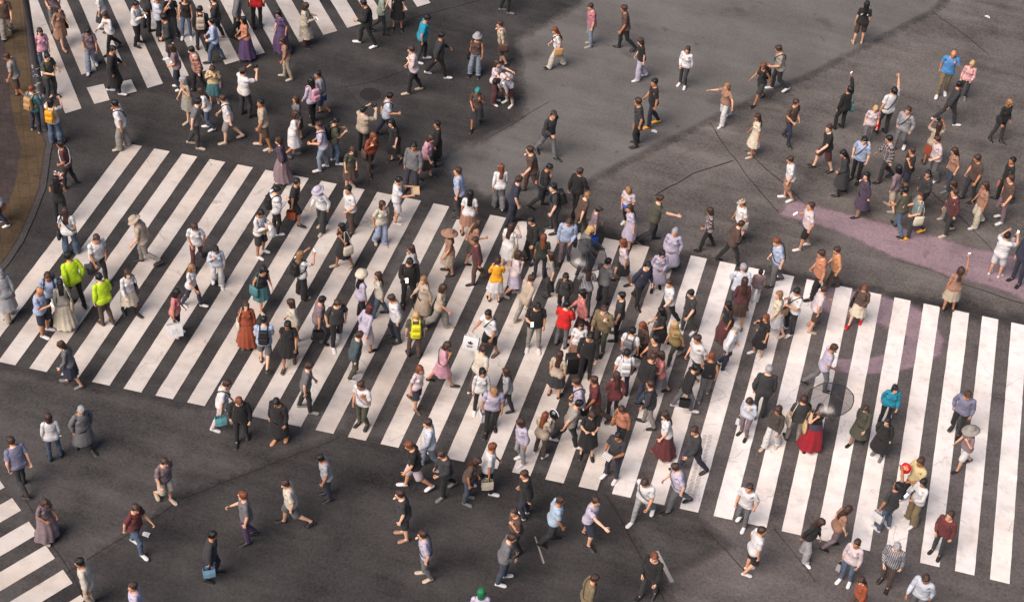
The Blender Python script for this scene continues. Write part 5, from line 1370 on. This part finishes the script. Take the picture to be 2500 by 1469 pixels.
sheet('asphalt_patch', [[(1000, 490), (1470, 590), (1440, 900), (1450, 1190), (1250, 1150), (790, 1062)]], .0043, 'asphalt_aged', wob=.05)
sheet('asphalt_patch', [[(1470, 590), (1700, 640), (2100, 720), (2800, 870), (2800, 1600), (1720, 1600), (1600, 1400), (1490, 1230), (1440, 1000)]], .0045, 'asphalt_lighter', wob=.05)  # lighter asphalt tone from the middle to the right
sheet('asphalt_patch', [[(900, 1000), (830, 1066), (450, 1218), (60, 1480), (-200, 1650), (-400, 1500), (-150, 1000), (-40, 885), (430, 985)]], .0044, 'asphalt_aged', wob=.04)
sheet('asphalt_patch', [[(1480, 1210), (1560, 1340), (1600, 1420), (1780, 1330), (1700, 1262)]], .008, 'asphalt_aged', wob=.04)
# seams sealed with tar and cracks
def strips(name, paths, z, mat, wid):
    bm = bmesh.new()
    for path, w in paths:
        pts = [Vector((*gp(*p), z)) for p in path]; q = []
        for a, b in zip(pts[:-1], pts[1:]):
            n = max(1, int((b-a).length/.3))
            for k in range(n): c = a.lerp(b, k/n); q.append(c + Vector((noise.noise(c*1.3)*.05, noise.noise(c*1.3+Vector((9, 0, 0)))*.05, 0)))
        q.append(pts[-1]); prev = None
        for i, c in enumerate(q):
            d = (q[min(i+1, len(q)-1)] - q[max(i-1, 0)]).normalized(); nn = Vector((-d.y, d.x, 0)); ww = wid*w*(.6 + .7*abs(noise.noise(c*2.1)))
            cur = (bm.verts.new(c + nn*ww), bm.verts.new(c - nn*ww))
            if prev: bm.faces.new((prev[0], prev[1], cur[1], cur[0]))
            prev = cur
    return struct(name, bm_mesh(name, bm, mat, False))
strips('road_seam', [([(1734, 300), (1780, 375), (1840, 450), (1903, 522)], 1), ([(1821, 368), (1874, 415), (1925, 458), (2010, 540)], 1), ([(1598, 478), (1690, 425), (1790, 393)], 1.5), ([(2277, 30), (2345, 78), (2412, 132)], 1.2),
  ([(2270, 465), (2302, 494), (2362, 548), (2416, 602), (2500, 720)], 1), ([(1480, 1205), (1555, 1340), (1615, 1450), (1650, 1520)], 1.3), ([(1715, 1285), (1770, 1340), (1830, 1405)], .8), ([(2176, 632), (2280, 662), (2345, 690), (2500, 742)], 1.2),
  ([(830, 214), (878, 206), (915, 199), (1000, 170)], .6), ([(1176, 0), (1025, 40), (940, 75)], .8), ([(829, 1068), (640, 1140), (450, 1217), (200, 1375), (60, 1470)], .9), ([(1186, 340), (1277, 287), (1340, 250)], .6), ([(845, 220), (880, 260), (960, 300)], .5),
  ([(1890, 1290), (1935, 1345), (1990, 1420)], .7), ([(40, 1180), (160, 1380), (230, 1500)], .6)], .0115, 'seam_tar', .017)
# mauve coated lane
sheet('mauve_lane', [[(1925, 487), (2000, 506), (2083, 524), (2196, 554), (2302, 582), (2408, 612), (2500, 630), (2700, 690), (2700, 800), (2500, 733), (2403, 696), (2340, 683), (2277, 660), (2176, 628), (2100, 590), (2000, 552), (1900, 525)]], .0125, 'mauve_coating', wob=.03, soft=.4)
outer = [(1955, 682), (2010, 692), (2090, 706), (2160, 720), (2222, 737), (2270, 765), (2300, 800), (2312, 838), (2304, 868), (2270, 888), (2215, 906), (2150, 916), (2080, 918), (2010, 912)]
inner = [(1995, 868), (2060, 874), (2120, 872), (2170, 860), (2200, 842), (2205, 826), (2190, 812), (2160, 802), (2110, 790), (2050, 776), (1975, 760)]
def resamp(pts, n):
    pts = [Vector(gp(*p)) for p in pts]; L = [0.0]
    for a, b in zip(pts[:-1], pts[1:]): L.append(L[-1] + (b-a).length)
    out = []
    for k in range(n):
        t = L[-1]*k/(n-1); i = max(j for j in range(len(L)-1) if L[j] <= t + 1e-9); u = (t-L[i])/(L[i+1]-L[i]); out.append(pts[i].lerp(pts[i+1], u))
    return out
bm = bmesh.new(); lay = bm.verts.layers.float.new('edge'); A = resamp(outer, 40); Bq = resamp(inner[::-1], 40); prev = None
for i, (a, b) in enumerate(zip(A, Bq)):
    e = min(1.0, min(i, 39-i)/4); row = []
    for t, w in ((-.1, 0), (.2, 1), (.8, 1), (1.1, 0)):
        c = a.lerp(b, t); v = bm.verts.new((c.x, c.y, .0128)); v[lay] = w*e; row.append(v)
    if prev:
        for q in range(3): bm.faces.new((prev[q], prev[q+1], row[q+1], row[q]))
    prev = row
struct('mauve_lane', bm_mesh('mauve_lane', bm, 'mauve_coating', False))
# crosswalks: each white bar from the measured ends
TX = [-4.860500492672839e-07, 1.6664557332463602e-05, -0.00044883186963482066, 0.8463147266973149, 0.03936739148258927]
TY = [-1.1916868097125337e-06, 7.157629998255274e-05, -0.0017474212223257308, 0.07784484679816663, -0.06050693816792092]
BX = [-3.299985578844294e-07, 2.3591311996859722e-05, -0.0004994464869449894, 0.8457953665192565, -0.02389794861636204]
BY = [-8.378862049931858e-07, 3.123190696012541e-05, -0.00034528888579327886, 0.06221781063674498, -9.288240789000534]
KX = [7.154793865510613e-05, -0.0014443858294826905, 0.5752101596759388, -2.3714759292794847]
KY = [0.0001316037638701205, -0.0031922149253820805, 0.6786396975484071, 0.9006513831060953]
pv = np.polyval
def bars(name, quads, z, mat):
    bm = bmesh.new(); r = random.Random(11)
    for q in quads:
        q = [Vector((*p, 0)) for p in q]; n = max(2, int((q[1]-q[2]).length/.22)); rows = []
        for k in range(n+1):
            t = k/n; a = q[0].lerp(q[3], t); b = q[1].lerp(q[2], t); d = (b-a).normalized()
            a = a + d*(noise.noise(a*2.3)*.006 + noise.noise(a*9)*.006); b = b + d*(noise.noise(b*2.3)*.006 + noise.noise(b*9)*.006)
            rows.append((bm.verts.new((a.x, a.y, z)), bm.verts.new((b.x, b.y, z))))
        for A, Bq in zip(rows[:-1], rows[1:]): bm.faces.new((A[0], A[1], Bq[1], Bq[0]))
    return struct(name, bm_mesh(name, bm, mat, False))
def mainbar(i, w=.555): return [(pv(TX, i-w), pv(TY, i-w)), (pv(TX, i), pv(TY, i)), (pv(BX, i), pv(BY, i)), (pv(BX, i-w), pv(BY, i-w))]
Q = [mainbar(i) for i in range(0, 20)]
def cutbar(q, t0, t1):
    def lp(a, b, t): return (a[0]*(1-t)+b[0]*t, a[1]*(1-t)+b[1]*t)
    return [lp(q[0], q[3], t0), lp(q[1], q[2], t0), lp(q[1], q[2], t1), lp(q[0], q[3], t1)]
q8 = Q[8]; q9 = Q[9]
Q[7] = cutbar(Q[7], 0, 1); Q[8] = cutbar(q8, 0, 1)
m_marking('road_paint_mid_light', (0.66, 0.61, 0.565), .8, (.06, .055, .05))  # middle step of the left-to-right light painted into the bars
bars('crosswalk_bars', Q[:13], .0165, 'road_paint_low_light')
bars('crosswalk_bars', Q[13:], .0165, 'road_paint_mid_light')
bars('crosswalk_bars', [mainbar(i) for i in range(20, 33)], .0165, 'road_paint_full_light')
cd = np.array([-math.sin(.6966), math.cos(.6966)])
Q2 = []
for i in range(0, 17):
    R_ = np.array([pv(KX, i), pv(KY, i)]); L_ = np.array([pv(KX, i-.58), pv(KY, i-.58)]); fl = cd*8.2
    far = [L_+fl, R_+fl, R_, L_]
    if i == 1:
        g0, g1 = gp(199, 183.9), gp(235.5, 172.5); Q2.append([tuple(far[0]), tuple(far[1]), g1, g0]); Q2.append([gp(211.6, 215.4), gp(253, 206), gp(268, 245.6), gp(230.5, 255.2)])
    elif i == 2:
        g0, g1 = gp(262, 162), gp(299, 153); Q2.append([tuple(far[0]), tuple(far[1]), g1, g0]); Q2.append([gp(285, 203), gp(320, 195.2), gp(334.5, 224.2), gp(297, 234.3)])
    else: Q2.append([tuple(p) for p in far])
bars('crosswalk_bars', Q2, .0165, 'road_paint_worn')
Q3 = []
e = [(-.5, None)]
E0 = np.array([2.80990075, -13.12479628]); E1 = np.array([5.2374, -14.8713]); st = (E1-E0)/7; dd = np.array([math.sin(-.663), -math.cos(-.663)])
a_ = np.array(gp(0, 1232.7)); b_ = np.array(gp(30, 1215.7)); dd = (a_-b_)/np.linalg.norm(a_-b_)
for k in range(-1, 6):
    A = E0 + st*2*k; Bq = E0 + st*(2*k+1.08); Q3.append([tuple(A), tuple(Bq), tuple(Bq+dd*8), tuple(A+dd*8)])
bars('crosswalk_bars', Q3, .0165, 'road_paint_low_light')
m_marking('road_paint_faded', (0.30, 0.275, 0.255), 1.0)
bars('road_dash', [[gp(1597, 1346), gp(1607, 1344), gp(1646, 1420), gp(1636, 1422)], [gp(1304, 1310), gp(1308, 1309), gp(1330, 1374), gp(1326, 1376)]], .0125, 'road_paint_faded')
# tread marks printed on one bar
bm = bmesh.new(); r = random.Random(4)
for k in range(46):
    t = k/45; a = (1735-42*t, 1062+150*t)
    for c in range(2):
        x0 = a[0] - 4 - 14*c + r.uniform(-1, 1); p = [gp(x0, a[1]), gp(x0+r.uniform(7, 12), a[1]+1), gp(x0+9, a[1]+2.4), gp(x0-1, a[1]+1.6)]
        bm.faces.new([bm.verts.new((*q, .0205)) for q in p])
m_marking('road_paint_faint', (0.36, 0.32, 0.29), .3)
struct('tread_marks', bm_mesh('tread_marks', bm, 'road_paint_faint', False))
# pavement with its kerb on the left
kerb = [(62, -140), (70, 0), (82, 110), (98, 235), (112, 310), (128, 352), (124, 372), (112, 460), (85, 530), (58, 590), (25, 640), (-40, 720), (-140, 820)]
kp = [gp(*p) for p in kerb]; far = [gp(-140, 1000), gp(-900, 1000), gp(-900, -140)]
def slab(name, outline, z0, z1, mat):
    bm = bmesh.new(); top = [bm.verts.new((x, y, z1)) for x, y in outline]; bot = [bm.verts.new((x, y, z0)) for x, y in outline]; n = len(top)
    f = bm.faces.new(top)
    for i in range(n): bm.faces.new((bot[i], bot[(i+1) % n], top[(i+1) % n], top[i]))
    bmesh.ops.triangulate(bm, faces=[f]); return struct(name, bm_mesh(name, bm, mat, False))
def shrink(pts, d):
    out = []
    for i, p in enumerate(pts):
        a = Vector(pts[max(i-1, 0)]); b = Vector(pts[min(i+1, len(pts)-1)]); t = (b-a).normalized(); out.append((p[0] + t.y*d, p[1] - t.x*d))
    return out
sgn = 1 if Vector(shrink(kp, .2)[0]).x < kp[0][0] else -1
ki = shrink(kp, .16*sgn); k2 = shrink(kp, .20*sgn); k3 = shrink(kp, .86*sgn)
slab('kerb', kp + ki[::-1], -.05, .03, 'kerb_stone'); slab('pavement', ki + far, -.05, .026, 'paving')
bmq = [[*k2[i:i+2], *k3[i:i+2][::-1]] for i in range(len(k2)-1)]
sheet('tactile_strip', bmq, .0305, 'tactile_paving', px=False)
# studs of the tactile strip stay part of its surface
# ------------------------------------------------------------------ lamp post with stickers, manhole covers, litter
px, py = gp(97, 227)
lp = bpy.data.objects.new('lamp_post', None); C.objects.link(lp); lp.location = (px, py, 0); tag(lp, 'dark lamp post with a white cap and white stickers round its base', 'lamp post')
HP = 3.65
bm = bmesh.new(); loft(bm, [ring((0, 0, z), (1, 0, 0), (0, 1, 0), rr, rr, 20) for z, rr in ((0, .16), (.04, .16), (.05, .125), (1.15, .118), (1.2, .098), (HP-.12, .085), (HP-.1, .10), (HP, .10))]); link('pole', bm_mesh('pole', bm, 'lamp_post_paint'), lp)
bm = bmesh.new(); loft(bm, [ring((0, 0, z), (1, 0, 0), (0, 1, 0), rr, rr, 24) for z, rr in ((HP, .19), (HP+.03, .21), (HP+.10, .19), (HP+.18, .13), (HP+.23, .06), (HP+.25, .02))]); link('cap', bm_mesh('cap', bm, 'white_paint'), lp)
r = random.Random(21); ns = 0
for k in range(46):
    a = r.uniform(-pi, pi); z = .12 + 1.0*((k*0.618) % 1.0); w, h = r.uniform(.025, .06), r.uniform(.014, .04); R = .1245 - .007*(z/1.1) + .0015 + .0004*k % .002
    bm = bmesh.new(); rows = []
    for j in (0, 1, 2, 3, 4):
        aa = a + (j-2)*w/R*.5; rr = R + .003
        rows.append([Vector((rr*math.cos(aa), rr*math.sin(aa), z-h/2 + .006*math.sin(k+j))), Vector((rr*math.cos(aa), rr*math.sin(aa), z+h/2 + .006*math.sin(k*2+j)))])
    for A, Bq in zip(rows[:-1], rows[1:]): bm.faces.new([bm.verts.new(v) for v in (A[0], Bq[0], Bq[1], A[1])])
    o = link('sticker', bm_mesh('sticker', bm, 'paper', False), lp); o.color = colr(r.choice(('wht', 'wht', 'ice', 'lgr', 'wht', 'lbl')))
def manhole(x, y, lab):
    gx, gy = gp(x, y); o = bpy.data.objects.new('manhole_cover', None); C.objects.link(o); o.location = (gx, gy, 0); tag(o, lab, 'manhole cover', 'manhole covers in the road')
    bm = bmesh.new(); loft(bm, [ring((0, 0, z), (1, 0, 0), (0, 1, 0), rr, rr, 36) for z, rr in ((.002, .33), (.014, .33), (.015, .325))]); 
    for i in range(-4, 5):
        for j in range(-4, 5):
            if i*i + j*j < 19: rbox(bm, (i*.062, j*.062, .017), (.036, .036, .006), .0, mi=0)
    link('lid', bm_mesh('lid', bm, 'seam_tar', False), o)
    bm = bmesh.new(); q = []
    for rr, z in ((.34, .002), (.34, .0155), (.39, .0155), (.39, .002)): q.append(ring((0, 0, z), (1, 0, 0), (0, 1, 0), rr, rr, 36))
    loft(bm, q, False); link('frame', bm_mesh('frame', bm, 'asphalt_dark', False), o)
manhole(104, 350, 'dark round manhole cover by the kerb behind the yellow backpack')
manhole(905, 232, 'dark round manhole cover above the ochre bag')
for i, (x, y, lab) in enumerate(((1597, 323, 'white scrap of paper on the pale asphalt patch'), (2410, 43, 'white scrap of paper near the top right corner'), (357, 1306, 'white scrap of paper on the lower left road'))):
    gx, gy = gp(x, y); bm = bmesh.new(); rr = random.Random(i)
    g = [[bm.verts.new((gx + .085*(a-1) + rr.uniform(-.01, .01), gy + .06*(b-1) + rr.uniform(-.01, .01), .02 + rr.uniform(0, .035))) for b in range(3)] for a in range(3)]
    for a in range(2):
        for b in range(2): bm.faces.new((g[a][b], g[a+1][b], g[a+1][b+1], g[a][b+1]))
    o = link('paper_scrap', bm_mesh('paper_scrap', bm, 'paper', False)); o.color = colr('wht'); tag(o, lab, 'litter', 'scraps of litter on the road')

# ------------------------------------------------------------------ light: the soft glow of dusk
sc = bpy.context.scene
wd = bpy.data.worlds.new('World'); sc.world = wd; wd.use_nodes = True
nt = wd.node_tree; bg = nt.nodes['Background']; sky = nt.nodes.new('ShaderNodeTexSky'); sky.sky_type = 'NISHITA'; sky.sun_disc = False
SE, SR = RA(48), RA(-150)
sky.sun_elevation = SE; sky.sun_rotation = SR; sky.air_density = 1.0; sky.dust_density = 3.0; sky.ozone_density = 1.0
nt.links.new(sky.outputs[0], bg.inputs[0]); bg.inputs[1].default_value = 0.06
ld = bpy.data.lights.new('sun', 'SUN'); ld.energy = 2.7; ld.angle = RA(42); ld.color = (1.0, 0.865, 0.785)
lo = bpy.data.objects.new('sun', ld); C.objects.link(lo)
dv = Vector((math.sin(SR)*math.cos(SE), math.cos(SR)*math.cos(SE), math.sin(SE))); lo.rotation_euler = (-dv).to_track_quat('-Z', 'Y').to_euler()
sc.view_settings.view_transform = 'Standard'; sc.view_settings.look = 'None'; sc.view_settings.exposure = 0.86; sc.view_settings.gamma = 1.0
